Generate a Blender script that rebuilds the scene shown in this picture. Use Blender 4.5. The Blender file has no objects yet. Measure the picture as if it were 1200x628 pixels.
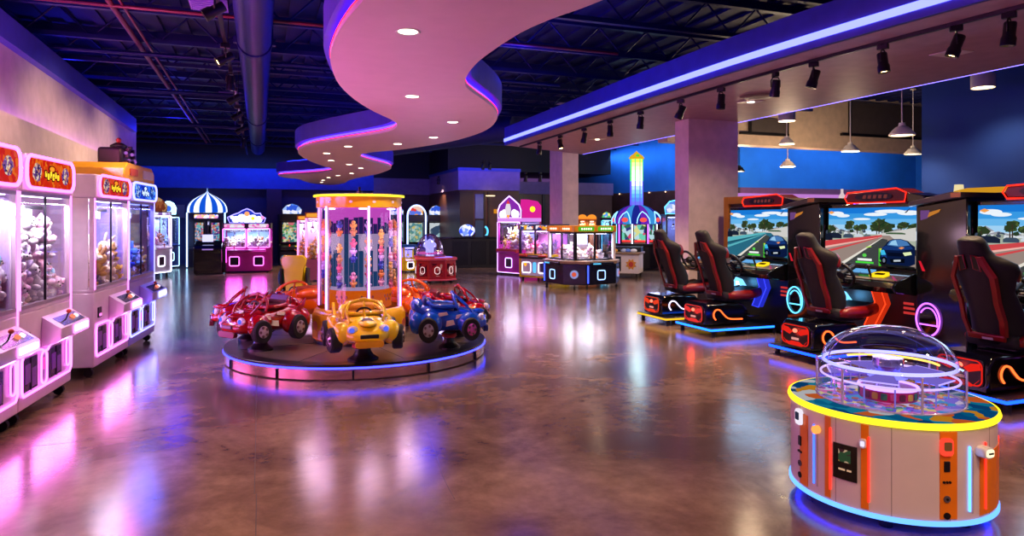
import bpy, bmesh, math, random
from mathutils import Vector, Matrix
random.seed(7)
SC = bpy.context.scene
COL = SC.collection
PI = math.pi
TH = math.atan(295 / 800)
CT, ST = math.cos(TH), math.sin(TH)
EYE = 1.5
HOR = 258.0


def ground(px, py, h=0.0):
    """point of the place at height h that the photograph shows at (px, py)"""
    z = 800 * (EYE - h) / (py - HOR)
    x = (px - 600) / 800 * z
    return (x * CT + z * ST, z * CT - x * ST)


def depth(px, z):
    x = (px - 600) / 800 * z
    return (x * CT + z * ST, z * CT - x * ST)


# ------------------------------------------------------------------ materials
def lin(c):
    return tuple(((v / 255) / 12.92 if v / 255 <= .04045 else ((v / 255 + .055) / 1.055) ** 2.4) for v in c) + (1,)


_M = {}


def newmat(key):
    m = bpy.data.materials.new(key)
    m.use_nodes = True
    nt = m.node_tree
    nt.nodes.clear()
    out = nt.nodes.new('ShaderNodeOutputMaterial')
    return m, nt, out


def pm(name, c, rough=.5, metal=0, coat=0, noise=.06, scale=6, bump=0):
    key = (name, c, rough, metal, coat)
    if key in _M:
        return _M[key]
    m, nt, out = newmat(name)
    b = nt.nodes.new('ShaderNodeBsdfPrincipled')
    b.inputs['Roughness'].default_value = rough
    b.inputs['Metallic'].default_value = metal
    b.inputs['Coat Weight'].default_value = coat
    b.inputs['Coat Roughness'].default_value = .08
    tc = nt.nodes.new('ShaderNodeTexCoord')
    nz = nt.nodes.new('ShaderNodeTexNoise')
    nz.inputs['Scale'].default_value = scale
    nz.inputs['Detail'].default_value = 4
    nt.links.new(tc.outputs['Object'], nz.inputs['Vector'])
    rp = nt.nodes.new('ShaderNodeValToRGB')
    l = lin(c)
    rp.color_ramp.elements[0].position = .3
    rp.color_ramp.elements[1].position = .7
    rp.color_ramp.elements[0].color = tuple(max(0, v * (1 - noise * 2)) for v in l[:3]) + (1,)
    rp.color_ramp.elements[1].color = tuple(min(1, v * (1 + noise)) for v in l[:3]) + (1,)
    nt.links.new(nz.outputs['Fac'], rp.inputs['Fac'])
    nt.links.new(rp.outputs['Color'], b.inputs['Base Color'])
    if bump:
        bp = nt.nodes.new('ShaderNodeBump')
        bp.inputs['Strength'].default_value = bump
        bp.inputs['Distance'].default_value = .01
        nt.links.new(nz.outputs['Fac'], bp.inputs['Height'])
        nt.links.new(bp.outputs['Normal'], b.inputs['Normal'])
    nt.links.new(b.outputs[0], out.inputs[0])
    _M[key] = m
    return m


def em(name, c, s=1.0):
    key = ('em', name, c, s)
    if key in _M:
        return _M[key]
    m, nt, out = newmat(name)
    e = nt.nodes.new('ShaderNodeEmission')
    e.inputs['Color'].default_value = lin(c)
    e.inputs['Strength'].default_value = s
    nt.links.new(e.outputs[0], out.inputs[0])
    _M[key] = m
    return m


def glass(name, tint=(245, 245, 255), refl=1.0, rough=.02):
    key = ('glass', name)
    if key in _M:
        return _M[key]
    m, nt, out = newmat(name)
    t = nt.nodes.new('ShaderNodeBsdfTransparent')
    t.inputs['Color'].default_value = lin(tint)
    g = nt.nodes.new('ShaderNodeBsdfGlossy')
    g.inputs['Roughness'].default_value = rough
    lw = nt.nodes.new('ShaderNodeLayerWeight')
    lw.inputs['Blend'].default_value = .5
    pw = nt.nodes.new('ShaderNodeMath')
    pw.operation = 'POWER'
    pw.inputs[1].default_value = 5
    mul = nt.nodes.new('ShaderNodeMath')
    mul.operation = 'MULTIPLY_ADD'
    mul.inputs[1].default_value = .6 * refl
    mul.inputs[2].default_value = .03 * refl
    mx = nt.nodes.new('ShaderNodeMixShader')
    nt.links.new(lw.outputs['Facing'], pw.inputs[0])
    nt.links.new(pw.outputs[0], mul.inputs[0])
    nt.links.new(mul.outputs[0], mx.inputs[0])
    nt.links.new(t.outputs[0], mx.inputs[1])
    nt.links.new(g.outputs[0], mx.inputs[2])
    nt.links.new(mx.outputs[0], out.inputs[0])
    _M[key] = m
    return m


def art(name, cols, scale=8, s=1.0, stretch=(1, 1, 1)):
    """printed backlit artwork: random cells of the given colours"""
    key = ('art', name)
    if key in _M:
        return _M[key]
    m, nt, out = newmat(name)
    tc = nt.nodes.new('ShaderNodeTexCoord')
    mp = nt.nodes.new('ShaderNodeMapping')
    mp.inputs['Scale'].default_value = stretch
    nz = nt.nodes.new('ShaderNodeTexNoise')
    nz.inputs['Scale'].default_value = scale * .6
    add = nt.nodes.new('ShaderNodeVectorMath')
    add.operation = 'MULTIPLY_ADD'
    add.inputs[1].default_value = (.12, .12, .12)
    vo = nt.nodes.new('ShaderNodeTexVoronoi')
    vo.inputs['Scale'].default_value = scale
    nt.links.new(tc.outputs['Object'], mp.inputs[0])
    nt.links.new(mp.outputs[0], nz.inputs['Vector'])
    nt.links.new(nz.outputs['Color'], add.inputs[0])
    nt.links.new(mp.outputs[0], add.inputs[2])
    nt.links.new(add.outputs[0], vo.inputs['Vector'])
    sep = nt.nodes.new('ShaderNodeSeparateColor')
    nt.links.new(vo.outputs['Color'], sep.inputs[0])
    rp = nt.nodes.new('ShaderNodeValToRGB')
    rp.color_ramp.interpolation = 'CONSTANT'
    n = len(cols)
    for i, c in enumerate(cols):
        if i < 2:
            e = rp.color_ramp.elements[i]
            e.position = i / n
        else:
            e = rp.color_ramp.elements.new(i / n)
        e.color = lin(c)
    nt.links.new(sep.outputs[0], rp.inputs[0])
    if s > 0:
        e = nt.nodes.new('ShaderNodeEmission')
        e.inputs['Strength'].default_value = s
        nt.links.new(rp.outputs[0], e.inputs[0])
    else:
        e = nt.nodes.new('ShaderNodeBsdfPrincipled')
        e.inputs['Roughness'].default_value = .4
        nt.links.new(rp.outputs[0], e.inputs['Base Color'])
    nt.links.new(e.outputs[0], out.inputs[0])
    _M[key] = m
    return m


# ------------------------------------------------------------------ mesh builder
class MB:
    def __init__(s, mat=None):
        s.bm = bmesh.new()
        s.mats = []
        s.mi = 0
        s.T = Matrix()
        if mat:
            s.m(mat)

    def m(s, mat):
        if mat not in s.mats:
            s.mats.append(mat)
        s.mi = s.mats.index(mat)
        return s

    def tf(s, M=None):
        s.T = M or Matrix()
        return s

    def v(s, co):
        return s.bm.verts.new(s.T @ Vector(co))

    def f(s, vs, smooth=False):
        try:
            fc = s.bm.faces.new(vs)
        except ValueError:
            return None
        fc.material_index = s.mi
        fc.smooth = smooth
        return fc

    def quad(s, pts):
        return s.f([s.v(p) for p in pts])

    def box(s, x0, x1, y0, y1, z0, z1, bev=0, seg=2):
        c = [s.v((x, y, z)) for x in (x0, x1) for y in (y0, y1) for z in (z0, z1)]
        fs = [s.f([c[i] for i in q]) for q in ((0, 1, 3, 2), (4, 6, 7, 5), (0, 4, 5, 1), (2, 3, 7, 6), (0, 2, 6, 4), (1, 5, 7, 3))]
        if bev:
            es = list({e for f in fs for e in f.edges})
            r = bmesh.ops.bevel(s.bm, geom=es, offset=bev, segments=seg, affect='EDGES', profile=.5, material=s.mi)
            for f in r['faces']:
                f.smooth = True
        return s

    def prism(s, poly, axis, a, b, bev=0, smooth=False):
        def mk(p, t):
            return {'x': (t, p[0], p[1]), 'y': (p[0], t, p[1]), 'z': (p[0], p[1], t)}[axis]
        A = [s.v(mk(p, a)) for p in poly]
        B = [s.v(mk(p, b)) for p in poly]
        n = len(poly)
        fs = [s.f(A[::-1]), s.f(B)]
        sides = [s.f([A[i], A[(i + 1) % n], B[(i + 1) % n], B[i]], smooth) for i in range(n)]
        if bev:
            es = [e for f in fs if f for e in f.edges]
            r = bmesh.ops.bevel(s.bm, geom=es, offset=bev, segments=2, affect='EDGES', profile=.5, material=s.mi)
            for f in r['faces']:
                f.smooth = True
        elif smooth:
            for f in fs:
                if f:
                    for e in f.edges:
                        e.smooth = False
        return s

    def lathe(s, prof, seg=24, c=(0, 0, 0), smooth=True, a0=0, a1=2 * PI):
        full = abs(a1 - a0 - 2 * PI) < 1e-6
        n = seg if full else seg + 1
        rings = []
        for r, z in prof:
            if r < 1e-6:
                rings.append([s.v((c[0], c[1], c[2] + z))])
            else:
                rings.append([s.v((c[0] + r * math.cos(a0 + (a1 - a0) * i / seg), c[1] + r * math.sin(a0 + (a1 - a0) * i / seg), c[2] + z)) for i in range(n)])
        for k in range(len(rings) - 1):
            A, B = rings[k], rings[k + 1]
            for i in range(seg):
                j = (i + 1) % n
                if len(A) == 1 and len(B) == 1:
                    continue
                if len(A) == 1:
                    s.f([A[0], B[j], B[i]], smooth)
                elif len(B) == 1:
                    s.f([A[i], A[j], B[0]], smooth)
                else:
                    s.f([A[i], A[j], B[j], B[i]], smooth)
        if smooth:
            # keep profile corners crisp
            for k in range(1, len(prof) - 1):
                d1 = Vector((prof[k][0] - prof[k - 1][0], prof[k][1] - prof[k - 1][1]))
                d2 = Vector((prof[k + 1][0] - prof[k][0], prof[k + 1][1] - prof[k][1]))
                if d1.length > 1e-6 and d2.length > 1e-6 and d1.angle(d2) > .6 and len(rings[k]) > 1:
                    R = rings[k]
                    for i in range(seg):
                        e = s.bm.edges.get((R[i], R[(i + 1) % n]))
                        if e:
                            e.smooth = False
        return s

    def cyl(s, p0, p1, r0, r1=None, seg=12):
        r1 = r0 if r1 is None else r1
        p0, p1 = Vector(p0), Vector(p1)
        d = (p1 - p0).normalized()
        a = d.orthogonal().normalized()
        b = d.cross(a)
        ring = lambda p, r: [s.v(p + (a * math.cos(2 * PI * i / seg) + b * math.sin(2 * PI * i / seg)) * r) for i in range(seg)]
        A, B = ring(p0, r0), ring(p1, r1)
        for i in range(seg):
            s.f([A[i], A[(i + 1) % seg], B[(i + 1) % seg], B[i]], True)
        for R, fl in ((A, 1), (B, 0)):
            fc = s.f(R[::-1] if fl else R)
            if fc:
                for e in fc.edges:
                    e.smooth = False
        return s

    def tube(s, pts, r, seg=6, closed=False):
        P = [Vector(p) for p in pts]
        n = len(P)
        prev = None
        rings = []
        for i in range(n):
            if closed:
                t = P[(i + 1) % n] - P[i - 1]
            else:
                t = P[min(i + 1, n - 1)] - P[max(i - 1, 0)]
            if t.length < 1e-9:
                t = Vector((0, 0, 1))
            t.normalize()
            if prev is None:
                a = t.orthogonal().normalized()
            else:
                a = (prev - t * prev.dot(t))
                a = a.normalized() if a.length > 1e-6 else t.orthogonal().normalized()
            prev = a
            b = t.cross(a)
            rings.append([s.v(P[i] + (a * math.cos(2 * PI * k / seg) + b * math.sin(2 * PI * k / seg)) * r) for k in range(seg)])
        m = n if closed else n - 1
        for i in range(m):
            A, B = rings[i], rings[(i + 1) % n]
            off = 0
            if closed and i == n - 1:
                best = min(range(seg), key=lambda o: (A[0].co - B[o].co).length)
                off = best
            for k in range(seg):
                s.f([A[k], A[(k + 1) % seg], B[(k + 1 + off) % seg], B[(k + off) % seg]], True)
        if not closed:
            s.f(rings[0][::-1])
            s.f(rings[-1])
        return s

    def sph(s, c, r, seg=16, rings=10, R=None, z0=-1, z1=1):
        if not isinstance(r, (tuple, list)):
            r = (r, r, r)
        M = Matrix.Translation(c) @ (R.to_4x4() if R else Matrix())
        T0 = s.T
        s.T = T0 @ M
        t0, t1 = math.asin(z0), math.asin(z1)
        prev = None
        for k in range(rings + 1):
            t = t0 + (t1 - t0) * k / rings
            z, q = math.sin(t), math.cos(t)
            if q < 1e-5:
                ring = [s.v((0, 0, z * r[2]))]
            else:
                ring = [s.v((q * r[0] * math.cos(2 * PI * i / seg), q * r[1] * math.sin(2 * PI * i / seg), z * r[2])) for i in range(seg)]
            if prev:
                for i in range(seg):
                    j = (i + 1) % seg
                    if len(prev) == 1:
                        s.f([prev[0], ring[j], ring[i]], True)
                    elif len(ring) == 1:
                        s.f([prev[i], prev[j], ring[0]], True)
                    else:
                        s.f([prev[i], prev[j], ring[j], ring[i]], True)
            prev = ring
        s.T = T0
        return s

    def loft(s, secs, cap=True, skip=None, smooth=True):
        R = [[s.v(p) for p in sec] for sec in secs]
        n = len(R[0])
        for k in range(len(R) - 1):
            for i in range(n):
                if skip and skip(k, i):
                    continue
                s.f([R[k][i], R[k][(i + 1) % n], R[k + 1][(i + 1) % n], R[k + 1][i]], smooth)
        if cap:
            s.f(R[0][::-1], smooth)
            s.f(R[-1], smooth)
        return s

    def build(s, name, parent=None, recalc=True):
        if recalc:
            bmesh.ops.recalc_face_normals(s.bm, faces=s.bm.faces)
        me = bpy.data.meshes.new(name)
        s.bm.to_mesh(me)
        s.bm.free()
        for mt in s.mats:
            me.materials.append(mt)
        o = bpy.data.objects.new(name, me)
        COL.objects.link(o)
        if parent:
            o.parent = parent
        return o


def tag(o, label, cat, group=None, kind=None):
    o['label'] = label
    o['category'] = cat
    if group:
        o['group'] = group
    if kind:
        o['kind'] = kind
    return o


def thing(name, label, cat, loc=(0, 0, 0), rz=0, group=None):
    o = bpy.data.objects.new(name, None)
    o.empty_display_size = .1
    COL.objects.link(o)
    o.location = loc
    o.rotation_euler = (0, 0, rz)
    return tag(o, label, cat, group)


def solo(mb, name, label, cat, loc=(0, 0, 0), rz=0, group=None, kind=None):
    o = mb.build(name)
    o.location = loc
    o.rotation_euler = (0, 0, rz)
    return tag(o, label, cat, group, kind)


def struct(mb, name, label=None):
    o = mb.build(name)
    o['kind'] = 'structure'
    o['category'] = name.split('_')[0]
    o['label'] = label or name.replace('_', ' ')
    return o


def dup(root, loc, rot, label=None, group=None):
    r = root.copy()
    COL.objects.link(r)
    r.location = loc
    r.rotation_euler = rot
    if label:
        r['label'] = label
    if group:
        r['group'] = group
    for ch in list(root.children):
        c = ch.copy()
        COL.objects.link(c)
        c.parent = r
        for g in list(ch.children):
            d = g.copy()
            COL.objects.link(d)
            d.parent = c
    return r


def rrect(cx, cy, w, h, rad, n=5):
    rad = min(rad, w / 2 - 1e-4, h / 2 - 1e-4)
    pts = []
    for qx, qy, a in ((1, 1, 0), (-1, 1, PI / 2), (-1, -1, PI), (1, -1, 3 * PI / 2)):
        for i in range(n + 1):
            t = a + PI / 2 * i / n
            pts.append((cx + qx * (w / 2 - rad) + rad * math.cos(t), cy + qy * (h / 2 - rad) + rad * math.sin(t)))
    return pts


def circ(cx, cy, rx, ry=None, n=24, a0=0, a1=2 * PI):
    ry = rx if ry is None else ry
    full = abs(a1 - a0 - 2 * PI) < 1e-6
    m = n if full else n + 1
    return [(cx + rx * math.cos(a0 + (a1 - a0) * i / n), cy + ry * math.sin(a0 + (a1 - a0) * i / n)) for i in range(m)]


def catmull(P, n=6, closed=True):
    out = []
    N = len(P)
    rng = N if closed else N - 1
    for i in range(rng):
        p = [Vector(P[(i + k) % N] if closed else P[min(max(i + k, 0), N - 1)]) for k in (-1, 0, 1, 2)]
        for j in range(n):
            t = j / n
            q = .5 * ((2 * p[1]) + (p[2] - p[0]) * t + (2 * p[0] - 5 * p[1] + 4 * p[2] - p[3]) * t * t + (3 * p[1] - p[0] - 3 * p[2] + p[3]) * t ** 3)
            out.append(tuple(q))
    if not closed:
        out.append(tuple(P[-1]))
    return out


def light(kind, loc, power, color, target=None, size=.1, sizey=None, angle=70, blend=.6, name='lamp_light'):
    d = bpy.data.lights.new(name, kind)
    d.energy = power
    d.color = lin(color)[:3]
    if kind == 'AREA':
        d.size = size
        if sizey:
            d.shape = 'RECTANGLE'
            d.size_y = sizey
    elif kind == 'SPOT':
        d.spot_size = math.radians(angle)
        d.spot_blend = blend
        d.shadow_soft_size = size
    else:
        d.shadow_soft_size = size
    o = bpy.data.objects.new(name, d)
    COL.objects.link(o)
    o.location = loc
    if target:
        o.rotation_euler = (Vector(target) - Vector(loc)).to_track_quat('-Z', 'Y').to_euler()
    return o


ORD = ['nearest', 'second', 'third', 'fourth', 'fifth', 'sixth', 'seventh', 'eighth', 'ninth', 'tenth', 'eleventh', 'twelfth', 'thirteenth', 'fourteenth', 'fifteenth', 'sixteenth']

# common materials
BLACK = pm('black_plastic', (14, 13, 17), .35)
BLACKG = pm('black_gloss', (9, 9, 12), .12, coat=.6)
DARK = pm('dark_metal', (32, 31, 38), .4, .6)
WHITE = pm('white_paint', (226, 220, 222), .35)
WHITEG = pm('white_gloss', (235, 228, 236), .18, coat=.4)
CHROME = pm('chrome', (210, 210, 215), .12, 1)
RUBBER = pm('rubber', (15, 15, 16), .7)
CLEAR = glass('clear_glass')
PINKN = em('pink_neon', (255, 120, 250), 3.2)
BLUEN = em('blue_neon', (60, 80, 255), 3)
WHITEN = em('white_neon', (235, 225, 255), 4)
CYANN = em('cyan_neon', (90, 200, 255), 3)
REDN = em('red_neon', (255, 40, 30), 3)
ORANGEN = em('orange_neon', (255, 95, 40), 3)
PURPN = em('purple_neon', (190, 90, 255), 3.5)
YELN = em('yellow_neon', (255, 225, 40), 1.6)
# ================================================================== SETTING
def floor_mat():
    m, nt, out = newmat('polished_concrete')
    N = nt.nodes.new
    L = nt.links.new
    tc = N('ShaderNodeTexCoord')
    b = N('ShaderNodeBsdfPrincipled')
    n1 = N('ShaderNodeTexNoise'); n1.inputs['Scale'].default_value = .9; n1.inputs['Detail'].default_value = 8; n1.inputs['Roughness'].default_value = .62; n1.inputs['Distortion'].default_value = .6
    n2 = N('ShaderNodeTexNoise'); n2.inputs['Scale'].default_value = 7; n2.inputs['Detail'].default_value = 6; n2.inputs['Roughness'].default_value = .7
    L(tc.outputs['Object'], n1.inputs['Vector']); L(tc.outputs['Object'], n2.inputs['Vector'])
    r1 = N('ShaderNodeValToRGB')
    e = r1.color_ramp.elements
    e[0].position = .32; e[0].color = lin((84, 64, 54))
    e[1].position = .68; e[1].color = lin((158, 130, 110))
    k = e.new(.5); k.color = lin((122, 97, 82))
    L(n1.outputs['Fac'], r1.inputs['Fac'])
    r2 = N('ShaderNodeValToRGB')
    r2.color_ramp.elements[0].position = .3; r2.color_ramp.elements[0].color = (.72, .7, .7, 1)
    r2.color_ramp.elements[1].position = .7; r2.color_ramp.elements[1].color = (1.12, 1.1, 1.08, 1)
    L(n2.outputs['Fac'], r2.inputs['Fac'])
    mx = N('ShaderNodeMix'); mx.data_type = 'RGBA'; mx.blend_type = 'MULTIPLY'; mx.inputs['Factor'].default_value = 1
    L(r1.outputs['Color'], mx.inputs[6]); L(r2.outputs['Color'], mx.inputs[7])
    L(mx.outputs[2], b.inputs['Base Color'])
    r3 = N('ShaderNodeMapRange'); r3.inputs['To Min'].default_value = .1; r3.inputs['To Max'].default_value = .25
    L(n2.outputs['Fac'], r3.inputs['Value']); L(r3.outputs[0], b.inputs['Roughness'])
    b.inputs['Specular IOR Level'].default_value = .62
    bp = N('ShaderNodeBump'); bp.inputs['Strength'].default_value = .05; bp.inputs['Distance'].default_value = .02
    L(n2.outputs['Fac'], bp.inputs['Height']); L(bp.outputs['Normal'], b.inputs['Normal'])
    L(b.outputs[0], out.inputs[0])
    return m


mb = MB(floor_mat())
mb.box(-8, 24, -4, 27, -.1, 0)
# saw-cut joints and a wandering crack, thin dark lines in the concrete
mb.m(pm('joint_dark', (52, 40, 34), .6))
for pts in ([(.04, 2.0), (-.02, 4.0), (-.03, 6.3), (0, 9), (.02, 20)], [(4.9, 1), (4.92, 6), (4.9, 20)]):
    for (xa, ya), (xb, yb) in zip(pts, pts[1:]):
        mb.box(min(xa, xb) - .002, max(xa, xb) + .002 if abs(xa - xb) < .004 else min(xa, xb) + .002, ya, yb, 0, .0006)
mb.box(-1.4, 12, 5.35, 5.354, 0, .0006)
mb.box(-1.4, 12, 12.35, 12.356, 0, .0006)
crack = [ground(500, 505), ground(512, 535), ground(520, 560), ground(533, 585)]
mb.tube([(x, y, -.0005) for x, y in catmull(crack, 6, False)], .0016, 5)
struct(mb, 'floor', 'polished brown concrete floor')

# ceiling deck and steel
NAVY = pm('ceiling_navy', (12, 26, 96), .6, noise=.15)
NAVYS = pm('steel_navy', (22, 34, 104), .45, .3)
mb = MB(NAVY)
mb.box(-8, 24, -4, 27, 4.6, 4.7)
for i in range(78):
    x = -8 + i * .4
    mb.box(x, x + .14, -4, 27, 4.56, 4.6)
struct(mb, 'ceiling', 'dark navy corrugated ceiling deck')
k = 0
for i in range(16):
    y = 1.6 + i * 1.55
    k += 1
    mb = MB(NAVYS)
    mb.box(-8, 12, y - .05, y + .05, 4.44, 4.56)
    mb.box(-8, 12, y - .04, y + .04, 4.02, 4.08)
    for j in range(24):                    # web bars of the open joist
        x = -8 + j * .83
        mb.cyl((x, y, 4.05), (x + .415, y, 4.46), .014, seg=5)
        mb.cyl((x + .415, y, 4.46), (x + .83, y, 4.05), .014, seg=5)
    o = mb.build('trim_%d' % k)
    o['kind'] = 'structure'
    o['category'] = 'joist'
    o['label'] = 'open web steel ceiling joist'

# left wall with glowing ledge and blue fascia
LWALL = pm('beige_wall', (206, 186, 190), .6)
BLUEP = pm('blue_fascia_paint', (70, 74, 190), .45)
mb = MB(LWALL)
mb.box(-8, -2.5, -4, 18, 0, 2.63)
mb.box(-8, -2.72, -4, 18, 2.63, 3.78)
struct(mb, 'wall_left', 'beige wall behind the claw machines with a glowing ledge')
mb = MB(BLUEP)
mb.box(-2.72, -2.62, -4, 17.4, 3.48, 3.78)
struct(mb, 'trim_17', 'blue boxed fascia along the top of the left wall')
mb = MB(em('cove_purple', (205, 90, 250), 5))
mb.box(-2.71, -2.6, -4, 17.9, 2.632, 2.65)
struct(mb, 'trim_18', 'purple light strip on the wall ledge')

# back walls
NWALL = pm('navy_wall', (26, 34, 110), .55)
BWALL = pm('blue_wall', (40, 74, 200), .5)
BROWN = pm('brown_wall', (84, 54, 50), .45, noise=.12, scale=3)
LAV = pm('lavender_bulkhead', (126, 112, 160), .7)
mb = MB(NWALL)
mb.box(-8, 3.9, 25.5, 25.8, 0, 2.58)
mb.m(BWALL)
mb.box(-8, 3.9, 25.2, 25.8, 2.58, 3.3)
mb.m(pm('back_black', (10, 10, 24), .6))
mb.box(-8, 3.9, 25.1, 25.8, 3.3, 4.6)
mb.m(BROWN)
mb.box(3.9, 6.04, 25.5, 25.8, 0, 2.45)
mb.m(LAV)
mb.box(3.9, 6.04, 25.2, 25.8, 2.45, 3.05)
mb.m(pm('back_black', (10, 10, 24), .6))
mb.box(3.9, 6.04, 25.2, 25.8, 3.05, 4.6)
struct(mb, 'wall_back', 'blue and dark back wall')
x0, y0 = depth(312, 24.6)
mb = MB(pm('plum_pillar', (44, 26, 84), .5))
mb.box(x0, x0 + .5, 25.0, 25.5, 0, 2.58)
struct(mb, 'column_3', 'dark plum pilaster on the back wall')
mb = MB(pm('alcove_grey', (120, 116, 150), .5))
gx, gy = depth(199, 24.5)
mb.box(gx, gx + .65, 25.42, 25.5, 1.58, 2.02)
struct(mb, 'trim_19', 'pale grey panel on the back wall')
# protruding brown room with lavender bulkhead
mb = MB(BROWN)
mb.box(6.04, 8.1, 21.3, 25.8, 0, 2.48)
mb.box(8.1, 12.2, 22.4, 25.8, 0, 2.42)
mb.m(LAV)
mb.box(5.98, 8.1, 21.2, 25.8, 2.48, 3.1)
mb.box(8.1, 12.2, 22.3, 25.8, 2.42, 2.85)
mb.m(pm('bulkhead_blue_top', (40, 70, 170), .5))
mb.box(5.96, 8.12, 21.18, 25.8, 3.1, 3.2)
mb.m(pm('back_black', (10, 10, 24), .6))
mb.box(5.98, 12.2, 22.5, 25.8, 3.2, 4.6)
# pilasters and recess frames of the brown front
mb.m(pm('brown_dark', (40, 27, 30), .4))
for a, b in ((6.04, 6.5), (6.86, 6.92), (7.0, 7.06), (8.2, 8.7), (9.4, 9.5)):
    yy = 21.3 if a < 8.1 else 22.4
    mb.box(a, b, yy - .05, yy, 0, 2.42)
struct(mb, 'wall_service', 'brown service room front with lavender bulkhead')
mb = MB(pm('door_blue_grey', (84, 96, 150), .4))
mb.box(6.56, 6.84, 21.24, 21.3, 1.55, 2.35)
mb.m(pm('door_teal', (50, 70, 90), .3))
mb.box(6.56, 6.84, 21.24, 21.3, .7, 1.5)
struct(mb, 'door_1', 'narrow doorway in the brown wall')

# right side walls
SKYB = pm('bright_blue_wall', (30, 122, 204), .8, noise=.08, scale=1.5)
DEEPB = pm('deep_blue_wall', (16, 62, 150), .85, noise=.05, scale=1.2)
WOOD = pm('brown_panelling', (92, 58, 52), .35, noise=.15, scale=3)


def wallseg(mb, a, b, t, z0, z1):
    a, b = Vector(a), Vector(b)
    d = (b - a).normalized()
    n = Vector((-d.y, d.x)) * t
    mb.prism([tuple(a), tuple(b), tuple(b + n), tuple(a + n)], 'z', z0, z1)


mb = MB(WOOD)
P = [(13.7, 17.1), (13.04, 19.6), (12.04, 25.2)]
for a, b in zip(P, P[1:]):
    mb.m(WOOD); wallseg(mb, b, a, .3, 0, 2.5)
    mb.m(SKYB); wallseg(mb, b, a, .3, 2.5, 4.6)
mb.m(em('wall_dots', (255, 200, 150), 5))
for a, b in zip(P, P[1:]):
    for k in range(7):
        q = Vector(a).lerp(Vector(b), (k + .5) / 7)
        mb.sph((q.x - .03, q.y, 2.47), .022, 6, 4)
struct(mb, 'wall_right', 'angled wall, bright blue over brown panelling')
mb = MB(pm('mauve_panel', (130, 84, 110), .3))
mb.box(13.72, 21, 17.1, 17.4, 0, 2.5)
mb.m(SKYB)
mb.box(13.72, 21, 17.1, 17.4, 2.5, 4.6)
struct(mb, 'wall_bay_back', 'bright blue wall at the back of the right bay')
mb = MB(SKYB)
mb.box(21, 21.3, 9, 17.4, 0, 4.6)
struct(mb, 'wall_bay_side')
mb = MB(DEEPB)
mb.box(11.2, 21.3, -4, 9, 0, 4.6)
struct(mb, 'wall_right_near', 'deep blue wall behind the racing machines')
# beige bulkhead with dark recesses
BEI = pm('beige_bulkhead', (222, 196, 170), .5)
mb = MB(BEI)
mb.box(8.6, 21, 13.2, 13.6, 3.28, 4.6)
mb.m(pm('recess_grey', (84, 74, 72), .6))
for (pa, pb, ya, yb) in ((879, 921, 139, 156), (996, 1079, 122, 159)):
    p, q = [(13.18 * .909 / .7304)] * 2
    def ux(px):
        t = (px - 600) / 800
        return 13.18 * (ST + t * CT) / (CT - t * ST)
    zd = 13.18 / (CT - ((pa + pb) / 2 - 600) / 800 * ST)
    h0, h1 = EYE + (HOR - yb) * zd / 800, EYE + (HOR - ya) * zd / 800
    mb.m(pm('recess_grey', (84, 74, 72), .6))
    mb.box(ux(pa), ux(pb), 13.15, 13.2, h0, h1)
    mb.m(BLACK)
    mb.box(ux(pa) - .3, ux(pb) + .05, 13.12, 13.2, h0 - .06, h0)
    mb.box(ux(pa) - .04, ux(pa), 13.12, 13.2, h0, h1)
    mb.box(ux(pb), ux(pb) + .04, 13.12, 13.2, h0, h1)
struct(mb, 'beam_1', 'beige bulkhead with dark recessed panels above the right bay')

# right soffit
SOF = pm('purple_lit_soffit', (176, 138, 158), .5)  # white soffit with its dim purple light mixed into the base colour
outer = catmull([(5.9, -1.5), (5.6, 1), (5.35, 3), (5.2, 4.6), (5.1, 6.4), (5.1, 8.5), (5.15, 11), (5.23, 14.6)], 6, False)
inner = [(7.8, 15.9), (7.8, -1.5)]
mb = MB(SOF)
mb.prism(outer + inner, 'z', 3.2, 3.58)
mb.m(BLUEP)
lip = [(x - .03, y) for x, y in outer]
mb.prism(lip + [(x + .02, y) for x, y in reversed(outer)], 'z', 3.2, 3.6)
struct(mb, 'ceiling_soffit', 'long dropped soffit with blue fascia on the right')
mb = MB(em('fascia_led', (108, 114, 255), 3.6))
mb.prism([(x - .045, y) for x, y in outer] + [(x - .02, y) for x, y in reversed(outer)], 'z', 3.275, 3.345)
struct(mb, 'trim_20', 'glowing blue light strip along the soffit fascia')
mb = MB(em('inner_led', (120, 105, 255), 5))
mb.box(7.8, 7.83, -1.5, 15.9, 3.2, 3.235)
struct(mb, 'trim_21', 'thin blue light strip along the inner soffit edge')

# columns
COLM = pm('column_paint', (232, 216, 216), .55)
mb = MB(COLM)
mb.box(6.73, 7.73, 9.70, 10.10, 0, 3.2)
struct(mb, 'column_1', 'wide pale square column behind the racing seats')
mb = MB(COLM)
mb.box(7.32, 7.78, 16.1, 16.9, 0, 4.58)
struct(mb, 'column_2', 'slim pale column behind the crane machines')

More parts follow.
